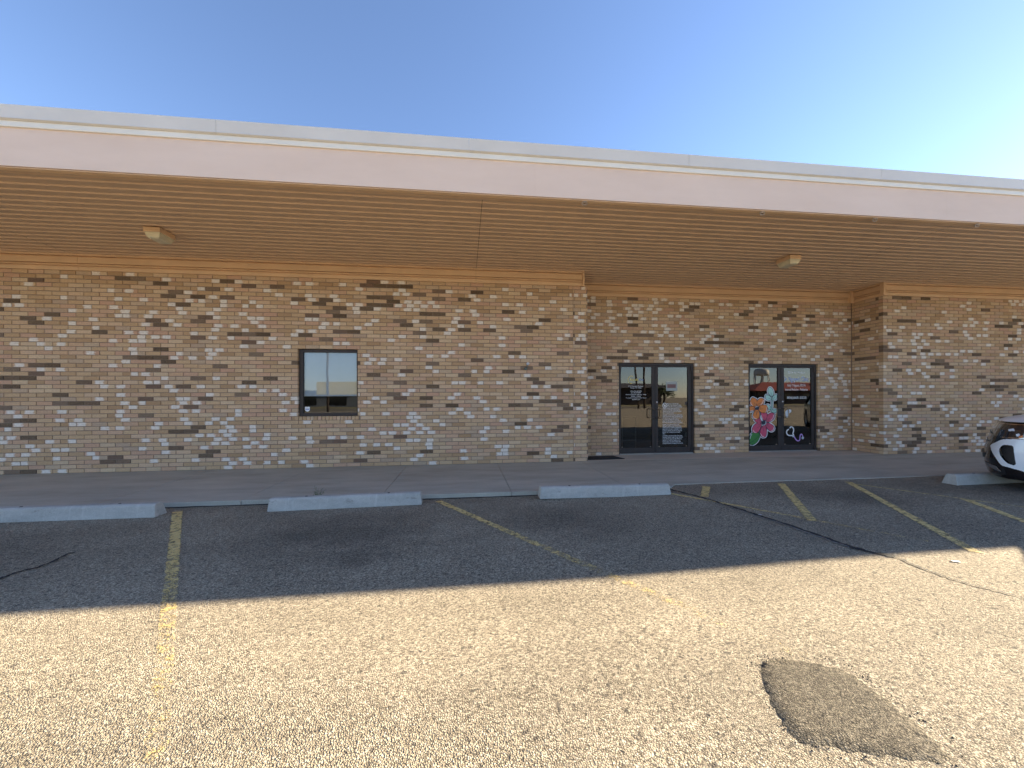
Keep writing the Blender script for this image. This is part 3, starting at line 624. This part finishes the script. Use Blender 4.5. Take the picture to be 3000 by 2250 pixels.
mb = MB(); put_text(mb, '2216 N. Hobart', 7.892, 8.36, 1.91, 1.962, T0, .25)
put_text(mb, 'Kelly T Nguyen, MD,PA', 7.882, 8.374, 1.588, 1.648, T0); put_text(mb, 'Internal Medicine - Pediatrics', 7.819, 8.428, 1.487, 1.545, T0); put_text(mb, '806)665-2525', 7.869, 8.395, 1.285, 1.343, T0); A(mb, 'lettering', WHITEV, fix=False)
mb = MB(); put_text(mb, "Dr. Nguyen's Clinic", 7.775, 8.456, 1.715, 1.83, T0); A(mb, 'lettering', BLU, fix=False)
mb = MB()
put_text(mb, "Dr. Nguyen's Clinic", 7.769, 8.450, 1.721, 1.836, T0+.0006); A(mb, 'lettering_shadow', WHITEV, fix=False)
def tx(p): return (7.63+p[0]*.000781, 1.188-p[1]*.00072)
mb = MB(); stroke(mb, [tx(p) for p in ((395, 875), (425, 832), (470, 830), (520, 880), (530, 960), (505, 1060), (545, 1130))], .028, T0); stroke(mb, [tx(p) for p in ((365, 905), (300, 950), (287, 1030), (330, 1100), (400, 1122), (500, 1120))], .028, T0); poly(mb, [tx(p) for p in smooth_closed([(320, 240), (400, 225), (450, 270), (430, 330), (360, 370), (350, 470), (310, 510), (262, 470), (250, 310)], 4)], T0)
A(mb, 'stethoscope_print', WHITEV, fix=False)
mb = MB(); stroke(mb, [tx(p) for p in ((545, 1150), (600, 1250), (680, 1312), (742, 1272), (750, 1170), (768, 1098), (815, 1090), (850, 1165))], .026, T0-.0004); A(mb, 'stethoscope_print', PUR, fix=False)
mb = MB(); poly(mb, [tx((845+46*math.cos(t), 1210+46*math.sin(t))) for t in [i*math.pi/8 for i in range(16)]], T0-.0008); stroke(mb, [tx((480, 1150)), tx((545, 1165))], .03, T0-.0008); A(mb, 'stethoscope_print', GRY, fix=False)
mb = MB(); stroke(mb, [tx((325, 250)), tx((320, 370)), tx((290, 470))], .018, T0-.0006); stroke(mb, [tx((345, 330)), tx((425, 285))], .012, T0-.0006); A(mb, 'ink_lines', GRY, fix=False)

# ------------------------------------------------------------------ soffit lights
LENS = plain('yellowed_lens', (.66, .60, .42), .35, 0, .06, 6)
def soffit_light(x, y, rz, label):
    t = tag(empty('soffit_light', (x, y, ZS-.012)), label, 'light fixture', 'lights under the soffit'); t.rotation_euler.z = rz
    mb = MB(); mb.box(-.115, .115, -.165, .165, -.072, .0); bevel(mb.build('housing', FRIEZE, t), .008)
    mb = MB(); q = lambda a, b, z: [(-a, -b, z), (a, -b, z), (a, b, z), (-a, b, z)]
    vs = q(.105, .152, -.072)+q(.102, .148, -.10)+q(.085, .13, -.145)+q(.066, .11, -.158)
    fs = [(4*i+j, 4*i+(j+1) % 4, 4*i+4+(j+1) % 4, 4*i+4+j) for i in range(3) for j in range(4)]+[(12, 13, 14, 15)]
    mb.add(vs, fs); bevel(mb.build('lens', LENS, t), .006); return t
soffit_light(-4.69, -1.29, 0, 'boxy soffit light with yellowed lens on the left, over the wall with the small window')
bpy.data.objects['soffit_light']['label'] = 'boxy soffit light with yellowed lens above the wall with the small square window'
soffit_light(6.02, -1.29, 0, 'boxy soffit light with yellowed lens above the recessed double doors')

# ------------------------------------------------------------------ wheel stops
def wheel_stop(xa, ya, xb, yb, label, ln=1.9):
    a = Vector((xa, ya)); b = Vector((xb, yb)); d = (b-a).normalized(); ang = math.atan2(d.y, d.x); c = (a+b)/2; LN = (b-a).length
    z = gz(c.x); o_ = empty('tmp'); bpy.data.objects.remove(o_)
    mb = MB(); n = 16; prof = [(0, 0), (.022, .138), (.045, .158), (.135, .158), (.158, .138), (.20, 0)]; vs = []
    for i in range(n+1):
        t = i/n; x = -LN/2+LN*t
        e = min(t, 1-t); k = 0 if e > .001 else .012
        vs += [(x + (.018 if i == 0 else (-.018 if i == n else 0))*(h/.158), y_+random.uniform(-.002, .002)*(h > .02), h+random.uniform(-.0025, .0015)*(h > .02)) for y_, h in prof]
    m_ = len(prof); fs = [(i*m_+j, i*m_+(j+1) % m_, (i+1)*m_+(j+1) % m_, (i+1)*m_+j) for i in range(n) for j in range(m_)]+[tuple(range(m_)), tuple(range(n*m_, (n+1)*m_))[::-1]]
    mb.add(vs, fs); o = mb.build('wheel_stop', STOPC); bevel(o, .006, 1); o.location = (c.x, c.y, z-.003); o.rotation_euler.z = ang
    for s in (-.27, .27):
        q = MB(); q.lathe([(0, .160), (.013, .161), (.017, .157)], 10, (s*LN, .085, 0)); q.build('rebar_pin', TAR, o)
    q = MB(); q.box(-LN*.47, LN*.47, -.002, .0, .0, .0); 
    return tag(o, label, 'wheel stop', 'concrete wheel stops along the sidewalk')
wheel_stop(-5.53, -2.895, -3.625, -2.905, 'grey concrete wheel stop beside the short dark crack and a faded yellow line')
wheel_stop(-2.425, -2.834, -.565, -2.745, 'grey concrete wheel stop with a weed behind it, below the small window')
wheel_stop(1.005, -2.735, 2.86, -2.80, 'grey concrete wheel stop at the start of the long pavement crack')
wheel_stop(7.36, -2.90, 9.25, -2.84, 'grey concrete wheel stop under the nose of the white SUV')

# ------------------------------------------------------------------ doormat, weed, scraps, stand inside
mb = MB(); n = 8; q = [(2.60, .13), (3.42, .16), (3.33, .60), (2.60, .57)]
mb.add([(x, y, z) for z in (.003, .016) for x, y in q], [(0, 1, 2, 3), (4, 5, 6, 7), (0, 1, 5, 4), (1, 2, 6, 5), (2, 3, 7, 6), (3, 0, 4, 7)]); mt = mb.build('doormat', RUBBER); bevel(mt, .004)
tag(mt, 'thin black rubber doormat in the corner of the recess beside the lettered doors', 'doormat')
LEAFW = plain('weed_leaf', (.06, .11, .035), .7, 0, .3, 30)
wd_ = tag(empty('weed', (-1.93, -2.52, -.06)), 'small green weed growing between wheel stop and sidewalk', 'weed')
st = MB(); lf = MB()
for i in range(16):
    a = random.uniform(0, 6.28); h = random.uniform(.07, .24); r_ = random.uniform(.02, .13); p = (r_*math.cos(a), r_*.5*math.sin(a), h)
    st.tube([(0, 0, 0), (p[0]*.4, p[1]*.4, h*.6), p], [.002, .0016, .001], 4)
    for j in range(6):
        t = random.uniform(.35, 1); c = Vector((p[0]*t, p[1]*t, h*t)); d = Vector((random.gauss(0, 1), random.gauss(0, 1), random.gauss(0, .4))).normalized()*.02; e = d.cross(Vector((0, 0, 1))).normalized()*.008
        lf.add([c, c+d*.5+e, c+d, c+d*.5-e], [(0, 1, 2, 3)])
st.build('stem', LEAFW, wd_); lf.build('leaf', LEAFW, wd_)
def scrap(x, y, s, rz, label):
    mb = MB(); n = 5; vs = [(s*(i/(n-1)-.5), s*.5*(j/2-.5), .003+random.uniform(.0, .12*s)) for j in range(3) for i in range(n)]
    mb.add(vs, [(j*n+i, j*n+i+1, (j+1)*n+i+1, (j+1)*n+i) for j in range(2) for i in range(n-1)]); o = mb.build('paper_scrap', plain('litter_paper', (.72, .72, .74), .8)); o.location = (x, y, gz(x)); o.rotation_euler.z = rz; tag(o, label, 'litter', 'paper scraps on the parking lot')
scrap(3.337, -3.873, .05, .3, 'tiny white paper scrap in the shade beside the long crack'); scrap(3.952, -5.25, .055, -.5, 'flat white paper scrap on sunlit asphalt just past the shadow edge')
leaf_ = MB(); leaf_.add([(0, 0, .004), (.015, .010, .016), (.03, .03, .01), (.012, .016, .008)], [(0, 1, 2, 3)]); o = leaf_.build('dead_leaf', plain('dead_leaf_brown', (.10, .06, .035), .8)); o.location = (-.19, -5.90, gz(0)); tag(o, 'small dark dead leaf lying on sunlit asphalt', 'leaf')
ss = tag(empty('sign_stand', (3.93, 1.12, 0)), 'pale tubular sign stand standing inside behind the lettered glass doors', 'sign stand')
PL = plain('pale_tube', (.8, .78, .74), .4); mb = MB(); X, Z1 = .17, .86
for s in (-1, 1): q = MB(); q.tube([(s*X, 0, 0), (s*X, 0, Z1)], .012, 8); q.build('upright', PL, ss, smooth=True)
for z in (Z1, .30): q = MB(); q.tube([(-X, 0, z), (X, 0, z)], .011, 8); q.build('crossbar', PL, ss, smooth=True)
for s in (-1, 1): q = MB(); q.tube([(s*X, -.18, .012), (s*X, .18, .012)], .012, 8); q.build('foot', PL, ss, smooth=True)

# ------------------------------------------------------------------ parked SUV (nose towards the building)
hd = Vector((-.552, .834)); CF = Vector((8.35, -2.55)); zc = gz(8)
SUV = tag(empty('parked_suv', (CF.x, CF.y, zc)), 'white SUV with black grille parked at an angle, nose over the wheel stop', 'car'); SUV.rotation_euler.z = math.atan2(hd.y, hd.x)
WP = NT('white_car_paint'); WP.color((.86, .87, .88)); WP.rough(.35); WP.b.inputs['Coat Weight'].default_value = .7; WP = WP.m
BP = plain('black_car_plastic', (.018, .016, .017), .5, 0, .2, 30); GP = NT('gloss_black'); GP.color((.012, .009, .010)); GP.rough(.12); GP = GP.m
LG = NT('headlight_lens'); LG.color((.03, .022, .022)); LG.rough(.04); LG.b.inputs['Coat Weight'].default_value = 1; LG = LG.m
CHR = plain('car_chrome', (.55, .50, .48), .15, 1, .03); AMB = flat('amber_marker', (.75, .20, .02), .2); SIL = flat('lamp_reflector', (.75, .76, .8), .15); CG = NT('car_glass'); CG.color((.015, .017, .018)); CG.rough(.03); CG = CG.m
def UZ(p):
    u = (p[0]-240)*.00085 if p[0] < 330 else .0765+(p[0]-330)*.00043; z = 1.2607-p[1]*.0008475
    return (u, z if z > .7 else .7+(z-.7)*.94)
plan = [(0, 0), (.004, .25), (.012, .42), (.03, .56), (.065, .68), (.13, .785), (.23, .855), (.36, .895), (.5, .915), (.66, .925)]
plan = smooth_open(plan, 8)
def lean(z):
    pts = [(.12, .10), (.2, .035), (.3, .012), (.42, 0), (.55, .015), (.7, .055), (.85, .10), (.97, .17)]
    if z <= pts[0][0]: return pts[0][1]
    for (a, b), (c, d) in zip(pts[:-1], pts[1:]):
        if z <= c: return b+(d-b)*(z-a)/(c-a)
    return pts[-1][1]
def inside(p, poly_):
    r_ = False; n = len(poly_)
    for i in range(n):
        (x1, y1), (x2, y2) = poly_[i], poly_[(i+1) % n]
        if (y1 > p[1]) != (y2 > p[1]) and p[0] < (x2-x1)*(p[1]-y1)/(y2-y1)+x1: r_ = not r_
    return r_
RW = [UZ(p) for p in smooth_closed([(330,770),(420,718),(600,642),(948,628),(1500,628),(1500,1270),(948,1178),(700,1140),(540,1112),(430,1000),(345,890),(326,825)], 4)]
RO = [UZ(p) for p in smooth_closed([(500,850),(520,800),(570,755),(640,738),(750,742),(792,775),(815,930),(832,1082),(680,1070),(590,1010),(520,930)], 3)]
RH = [UZ(p) for p in [(372,420),(420,396),(1190,396),(1170,500),(1000,600),(880,606),(520,603),(390,600),(366,520)]]
RC = [UZ(p) for p in [(500,374),(1300,374),(1300,388),(500,388)]]; RC2 = [UZ(p) for p in [(520,606),(880,606),(1010,596),(1010,606),(890,622),(520,622)]]
RL_ = [UZ(p) for p in [(255,1105),(420,1145),(530,1235),(440,1228),(280,1165)]]; RA = [UZ(p) for p in [(905,575),(985,555),(985,595),(905,600)]]; RS = [UZ(p) for p in [(690,470),(800,450),(825,490),(700,500)]]; RS2 = [UZ(p) for p in [(840,545),(905,530),(930,555),(890,580),(850,575)]]
regs = [('side_marker', AMB, RA, .004), ('lamp_unit', SIL, RS, .002), ('lamp_unit', SIL, RS2, .002), ('headlight', LG, RH, .0), ('chrome_strip', CHR, RC, .006), ('chrome_strip', CHR, RC2, .006), ('lower_lip', plain('grey_lip', (.16, .15, .15), .5), RL_, .008), ('air_intake', BP, RO, -.03), ('bumper', WP, RW, .004), ('fender', WP, [(.44, .30), (1, .30), (1, .985), (.44, .985)], .003)]
acc = {(i, s_): MB() for i in range(len(regs)+1) for s_ in (1, -1)}
zs = [.15+i*(.97-.15)/123 for i in range(124)]
us = [k for k in range(len(plan))]
fine = []
for (a, b) in zip(plan[:-1], plan[1:]):
    for j in range(3): fine.append((a[0]+(b[0]-a[0])*j/3, a[1]+(b[1]-a[1])*j/3))
fine.append(plan[-1])
for side in (1, -1):
    for i in range(len(fine)-1):
        for j in range(len(zs)-1):
            um = (fine[i][0]+fine[i+1][0])/2+lean((zs[j]+zs[j+1])/2); zm = (zs[j]+zs[j+1])/2; ri = len(regs); of = 0
            for k_, (nm, mt_, pg, o_) in enumerate(regs):
                if inside((um, zm), pg): ri = k_; of = o_; break
            if ri == len(regs) and zm < .2 and fine[i][0] > .45: continue
            def V3(q, z): 
                s_ = 1+of/.9; return (-(q[0]+lean(z))+of*.6, side*(q[1]*s_), z)
            acc[ri, side].add([V3(fine[i], zs[j]), V3(fine[i+1], zs[j]), V3(fine[i+1], zs[j+1]), V3(fine[i], zs[j+1])], [(0, 1, 2, 3)])
for (k_, sd), ac in acc.items():
    nm, mt_ = regs[k_][:2] if k_ < len(regs) else ('grille', GP)
    ob = ac.build(nm, mt_, SUV)
    bm = bmesh.new(); bm.from_mesh(ob.data); bmesh.ops.remove_doubles(bm, verts=bm.verts[:], dist=1e-4); bmesh.ops.recalc_face_normals(bm, faces=bm.faces[:]); bm.to_mesh(ob.data); bm.free(); ob.data.polygons.foreach_set('use_smooth', [True]*len(ob.data.polygons))
mb = MB()                                                           # grille teeth seen edge-on at the nose
for z in (.66, .78): mb.box(-lean(z)-.02, -lean(z)+.003, -.42, .42, z-.006, z+.006)
mb.box(-.06, .006, -.4, .4, .40, .47); mb.build('grille_bar', BP, SUV)
# hood, flanks, cabin
mb = MB(); hv = []; nu, ny = 14, 16
for i in range(nu+1):
    t = i/nu; u = .15+t*1.30; 
    for j in range(ny+1):
        s_ = -1+2*j/ny; hw = min(.925, .60+.34*min(1, t*3.2)**.6); fr_ = .11*abs(s_)**2.5*(1-t*.4) if t < .35 else 0
        zz = .985+.19*(1-(1-t)**2)-.05*abs(s_)**3-(.0 if t > 0 else .012); hv.append((-(u+.10*abs(s_)**3*(1-t)), s_*hw, zz))
mb.add(hv, [(i*(ny+1)+j, i*(ny+1)+j+1, (i+1)*(ny+1)+j+1, (i+1)*(ny+1)+j) for i in range(nu) for j in range(ny)]); mb.build('hood', WP, SUV, smooth=True)
for sd in (0, ny):
    q = MB(); ed = [hv[i*(ny+1)+sd] for i in range(nu+1)]; q.add(ed+[(e[0], (.925 if sd else -.925)*min(1, .80+.2*i/3) if i < 3 else (.918 if sd else -.918), .955) for i, e in enumerate(ed)], [(i, i+1, nu+2+i, nu+1+i) for i in range(nu)]); q.build('hood_edge', WP, SUV)
AX = (1.10, 3.86); RAW = .40
def arch(u, r): return max([.35+math.sqrt(r*r-(u-a)**2) for a in AX if abs(u-a) < r]+[0])
def flank(u, z, sd): return (-u, sd*(.925-.05*max(0, z-.75)**1.2*2-.06*max(0, .4-z)-max(0, u-4.2)**2*.5), z)
for side in (1, -1):
    us_ = [.50+i*.02 for i in range(207)]
    for nm, mt_, flo, fhi in (('body_side', WP, lambda u: max(.34, arch(u, RAW+.055)), lambda u: 1.03), ('wheel_arch_trim', BP, lambda u: max(.22, arch(u, RAW)), lambda u: max(.34, arch(u, RAW+.055)))):
        q = MB(); nz = 10; k0 = 8 if nm == 'body_side' else 0; cols = us_[k0:]
        q.add([flank(u, flo(u)+(fhi(u)-flo(u))*k_/nz, side) for u in cols for k_ in range(nz+1)], [(i*(nz+1)+k_, i*(nz+1)+k_+1, (i+1)*(nz+1)+k_+1, (i+1)*(nz+1)+k_) for i in range(len(cols)-1) for k_ in range(nz)])
        q.build(nm, mt_, SUV, smooth=True)
mb = MB(); mb.add([(-4.62, y, z) for y in (-.82, .82) for z in (.3, 1.03)]+[(-4.45, y, 1.03) for y in (-.85, .85)], [(0, 2, 3, 1), (1, 3, 5, 4)]); mb.build('tailgate', WP, SUV)
lo = [(-1.38, .80), (-2.2, .885), (-3.6, .885), (-4.55, .80)]; hi = [(-2.12, .60), (-2.6, .64), (-3.6, .64), (-4.22, .58)]
mb = MB(); ring = lambda pts, z, s: [(x, s*y, z) for x, y in pts]
for s in (1, -1): mb.add(ring(lo, 1.02, s)+ring(hi, 1.60, s), [(i, i+1, i+5, i+4) for i in range(3)])
mb.build('side_glass', CG, SUV)
mb = MB(); mb.add([(-1.38, .80, 1.02), (-1.38, -.80, 1.02), (-2.12, -.60, 1.60), (-2.12, .60, 1.60)], [(0, 1, 2, 3)]); mb.build('windshield', CG, SUV)
mb = MB(); mb.add([(-4.55, .80, 1.02), (-4.55, -.80, 1.02), (-4.22, -.58, 1.60), (-4.22, .58, 1.60)], [(0, 1, 2, 3)]); mb.build('rear_glass', CG, SUV)
mb = MB(); vs = []; 
for i in range(7):
    t = i/6; x = -2.08-t*2.2; k_ = math.sin(math.pi*t)
    for j in range(7): s_ = -1+j/3; vs.append((x, s_*(.62+.03*k_), 1.60+.06*k_+.03*(1-s_*s_)))
mb.add(vs, [(i*7+j, i*7+j+1, (i+1)*7+j+1, (i+1)*7+j) for i in range(6) for j in range(6)]); mb.build('roof', WP, SUV, smooth=True)
for s in (1, -1):
    for a, b in (((-1.36, .815, 1.02), (-2.10, .625, 1.615)), ((-2.55, .89, 1.02), (-2.85, .655, 1.615)), ((-4.5, .83, 1.02), (-4.2, .60, 1.615)), ((-2.1, .63, 1.61), (-4.2, .60, 1.61))):
        q = MB(); q.tube([(a[0], s*a[1], a[2]), (b[0], s*b[1], b[2])], .035, 8); q.build('pillar', WP if a[0] > -2 or a[0] < -4 else BP, SUV, smooth=True)
    q = MB(); q.box(-1.75, -1.60, min(s*.90, s*1.08), max(s*.90, s*1.08), 1.02, 1.17); bevel(q.build('mirror', WP, SUV), .04, 3)
mb = MB(); mb.box(-4.5, -.45, -.85, .85, .2, .42); mb.box(-4.55, -.6, -.80, .80, .42, 1.0); mb.build('underbody', BP, SUV)
for a in AX:
    for s in (1, -1):
        wl = MB(); wl.lathe([(.20, .10), (.27, .115), (.335, .11), (.355, .07), (.355, -.07), (.335, -.11), (.20, -.10)], 28, (-a, s*.815, .352), 'y'); ty = wl.build('wheel', RUBBER, SUV, smooth=True)
        q = MB(); q.lathe([(.0, .06*s), (.05, .075*s), (.2, .09*s), (.215, .105*s), (.22, .02*s)], 24, (-a, s*.815, .352), 'y'); q.build('rim', plain('alloy_rim', (.42, .42, .43), .3, .9), ty, smooth=True)

# a dark copy of the car stands further along, seen only mirrored in the doors
DP = NT('dark_car_paint'); DP.color((.03, .032, .036)); DP.rough(.25); DP.b.inputs['Coat Weight'].default_value = .8; DP = DP.m
def copy_tree(o, parent=None):
    c = o.copy(); C.objects.link(c); c.parent = parent
    if c.data and WP.name in c.data.materials:
        c.data = c.data.copy(); c.data.materials[0] = DP
    for ch in list(o.children): copy_tree(ch, c)
    return c
s2 = copy_tree(SUV); s2.location.x += 5.4; tag(s2, 'dark SUV parked at an angle in the next stall beyond the white SUV', 'car'); SUV['group'] = s2['group'] = 'cars parked along the sidewalk'

# ------------------------------------------------------------------ across the street (seen mirrored in the glass)
WOOD = plain('pole_wood', (.07, .05, .04), .9, 0, .3, 8); WIRE = flat('wire_black', (.02, .02, .02))
poles = []
def pole(x, y, h, ln, label, arm=True):
    t = tag(empty('utility_pole', (x, y, -.3)), label, 'utility pole', 'utility poles across the street')
    mb = MB(); mb.tube([(0, 0, 0), (ln*.5, 0, h*.55), (ln, 0, h)], [.13, .11, .08], 10); mb.build('post', WOOD, t, smooth=True)
    if arm:
        mb = MB(); mb.box(ln*.93-1.2, ln*.93+1.2, -.06, .06, h-.9, h-.75); mb.build('crossarm', WOOD, t)
        for s in (-1.1, -.5, .5, 1.1):
            q = MB(); q.lathe([(.05, 0), (.06, .08), (.03, .2), (.0, .22)], 8, (ln*.93+s, 0, h-.75)); q.build('insulator', GRY, t, smooth=True)
    poles.append((t, x+ln, y, h-.3)); return t
pole(20.0, -34, 11, -.9, 'leaning wooden utility pole with a crossarm across the road, seen in the first doors'); pole(20.9, -34.5, 12, 0, 'tall plain wooden pole beside a leaning utility pole across the road', False)
pole(-13.9, -34, 11, 0, 'wooden utility pole with a crossarm near the yellow sign across the road'); pole(48, -35, 11, 0, 'wooden utility pole with a crossarm near the red roofed house')
for (ta, xa, ya, ha), (tb, xb, yb, hb) in ((poles[2], poles[0]), (poles[0], poles[3])):
    for s in (-1.1, .5, 1.1):
        q = MB(); q.tube([(xa+s+(xb-xa)*k_/12-ta.location.x, ya+(yb-ya)*k_/12-ta.location.y, ha-.5-1.0*math.sin(math.pi*k_/12)+.3) for k_ in range(13)], .02, 4); q.build('power_wire', WIRE, ta)
# red hip-roofed house
hb_ = tag(empty('red_roof_house', (77, -75, -.3)), 'low dark walled house with a broad red hipped roof across the street', 'house')
mb = MB(); mb.box(-14, 14, -6, 6, 0, 3.2); mb.build('wall', plain('house_wall', (.09, .07, .06), .8), hb_)
mb = MB(); mb.add([(-16, 7.5, 3.0), (16, 7.5, 3.0), (16, -7.5, 3.0), (-16, -7.5, 3.0), (-8, 0, 5.0), (8, 0, 5.0)], [(0, 1, 5, 4), (1, 2, 5), (2, 3, 4, 5), (3, 0, 4), (0, 3, 2, 1)]); mb.build('roof', plain('red_shingle', (.30, .055, .035), .8, 0, .2, 3), hb_)
for i in range(6): q = MB(); q.box(-12+i*4.4, -10.2+i*4.4, 6.0, 6.06, 1.0, 2.3); q.build('window', CG, hb_)
# water tower
wt = tag(empty('water_tower', (130, -150, -.3)), 'pale cylindrical water tower on slender legs beyond the red roofed house', 'water tower'); TW = plain('tower_paint', (.62, .58, .52), .6)
mb = MB(); mb.lathe([(0, 10.6), (1.6, 10.7), (2.9, 11.1), (3.1, 11.5), (3.1, 12.9), (2.7, 13.6), (1.6, 14.1), (0, 14.3)], 28); mb.build('tank', TW, wt, smooth=True)
for i in range(6): a = i*math.pi/3; q = MB(); q.tube([(3.0*math.cos(a), 3.0*math.sin(a), 0), (2.95*math.cos(a), 2.95*math.sin(a), 11.4)], .2, 8); q.build('leg', TW, wt, smooth=True)
mb = MB(); mb.tube([(0, 0, 0), (0, 0, 10.8)], .4, 10); mb.build('riser', TW, wt, smooth=True)
# shop with yellow sign board
yb_ = tag(empty('sign_board_shop', (-24, -62, -.3)), 'low pale shop across the street carrying a long yellow sign board', 'shop')
mb = MB(); mb.box(-16, 12, -5, 0, 0, 3.0); mb.build('wall', plain('shop_wall', (.20, .21, .22), .8), yb_); mb = MB(); mb.box(-.9, 5.9, .05, .3, 2.3, 4.4); mb.build('sign_board', plain('sign_yellow', (.92, .62, .01), .5), yb_)
for i in range(5): q = MB(); q.box(-14+i*5, -11+i*5, 0, .05, .5, 2.1); q.build('window', CG, yb_)
sh2 = tag(empty('dark_shed', (30, -70, -.3)), 'long dark low shed across the street between the poles and the red roofed house', 'shed')
mb = MB(); mb.box(-9, 9, -5, 5, 0, 3.6); mb.build('wall', plain('shed_wall', (.06, .045, .04), .8), sh2); mb = MB(); mb.add([(-10, 6, 3.5), (10, 6, 3.5), (10, -6, 3.5), (-10, -6, 3.5), (-10, 0, 4.6), (10, 0, 4.6)], [(0, 1, 5, 4), (1, 2, 5), (2, 3, 4, 5), (3, 0, 4), (3, 2, 1, 0)]); mb.build('roof', plain('shed_roof', (.07, .06, .055), .7), sh2)
LEAF = plain('tree_leaf', (.05, .075, .03), .8, 0, .35, 4)
def tree(x, y, h, wd, label):
    t = tag(empty('tree', (x, y, -.3)), label, 'tree', 'trees across the street')
    mb = MB(); mb.tube([(0, 0, 0), (.1, 0, h*.35), (0, .1, h*.7)], [.25, .18, .06], 8)
    for i in range(6): a = i*1.05; mb.tube([(0.05, 0, h*(.3+.05*i)), (wd*.35*math.cos(a), wd*.35*math.sin(a), h*(.5+.06*i))], [.09, .03], 5)
    mb.build('trunk', WOOD, t, smooth=True); lf = MB()
    cl_ = [(Vector((random.gauss(0, wd*.24), random.gauss(0, wd*.24), h*random.uniform(.42, .88))), random.uniform(.35, .7)*wd*.35) for _ in range(16)]
    for _ in range(2200):
        c, r_ = random.choice(cl_); d = Vector((random.gauss(0, 1), random.gauss(0, 1), random.gauss(0, .8))).normalized()*r_*random.random()**.4; p = c+d
        a = Vector((random.gauss(0, 1), random.gauss(0, 1), random.gauss(0, 1))).normalized()*.16; b = a.cross(Vector((random.random(), random.random(), 1))).normalized()*.1
        lf.add([p-a, p+b, p+a, p-b], [(0, 1, 2, 3)])
    lf.build('crown', LEAF, t)
for a in ((40, -66, 4.4, 4, 'rounded dark green tree at the end of the long dark shed'), (21, -58, 5, 5, 'low bushy tree by the long dark shed'), (-8, -66, 6, 6, 'dark green tree beside the yellow sign board shop'), (9, -64, 5.5, 7, 'broad dark tree between the yellow sign board shop and the poles'), (84, -72, 6.5, 6, 'dark green tree at the far end of the red roofed house')): tree(*a)
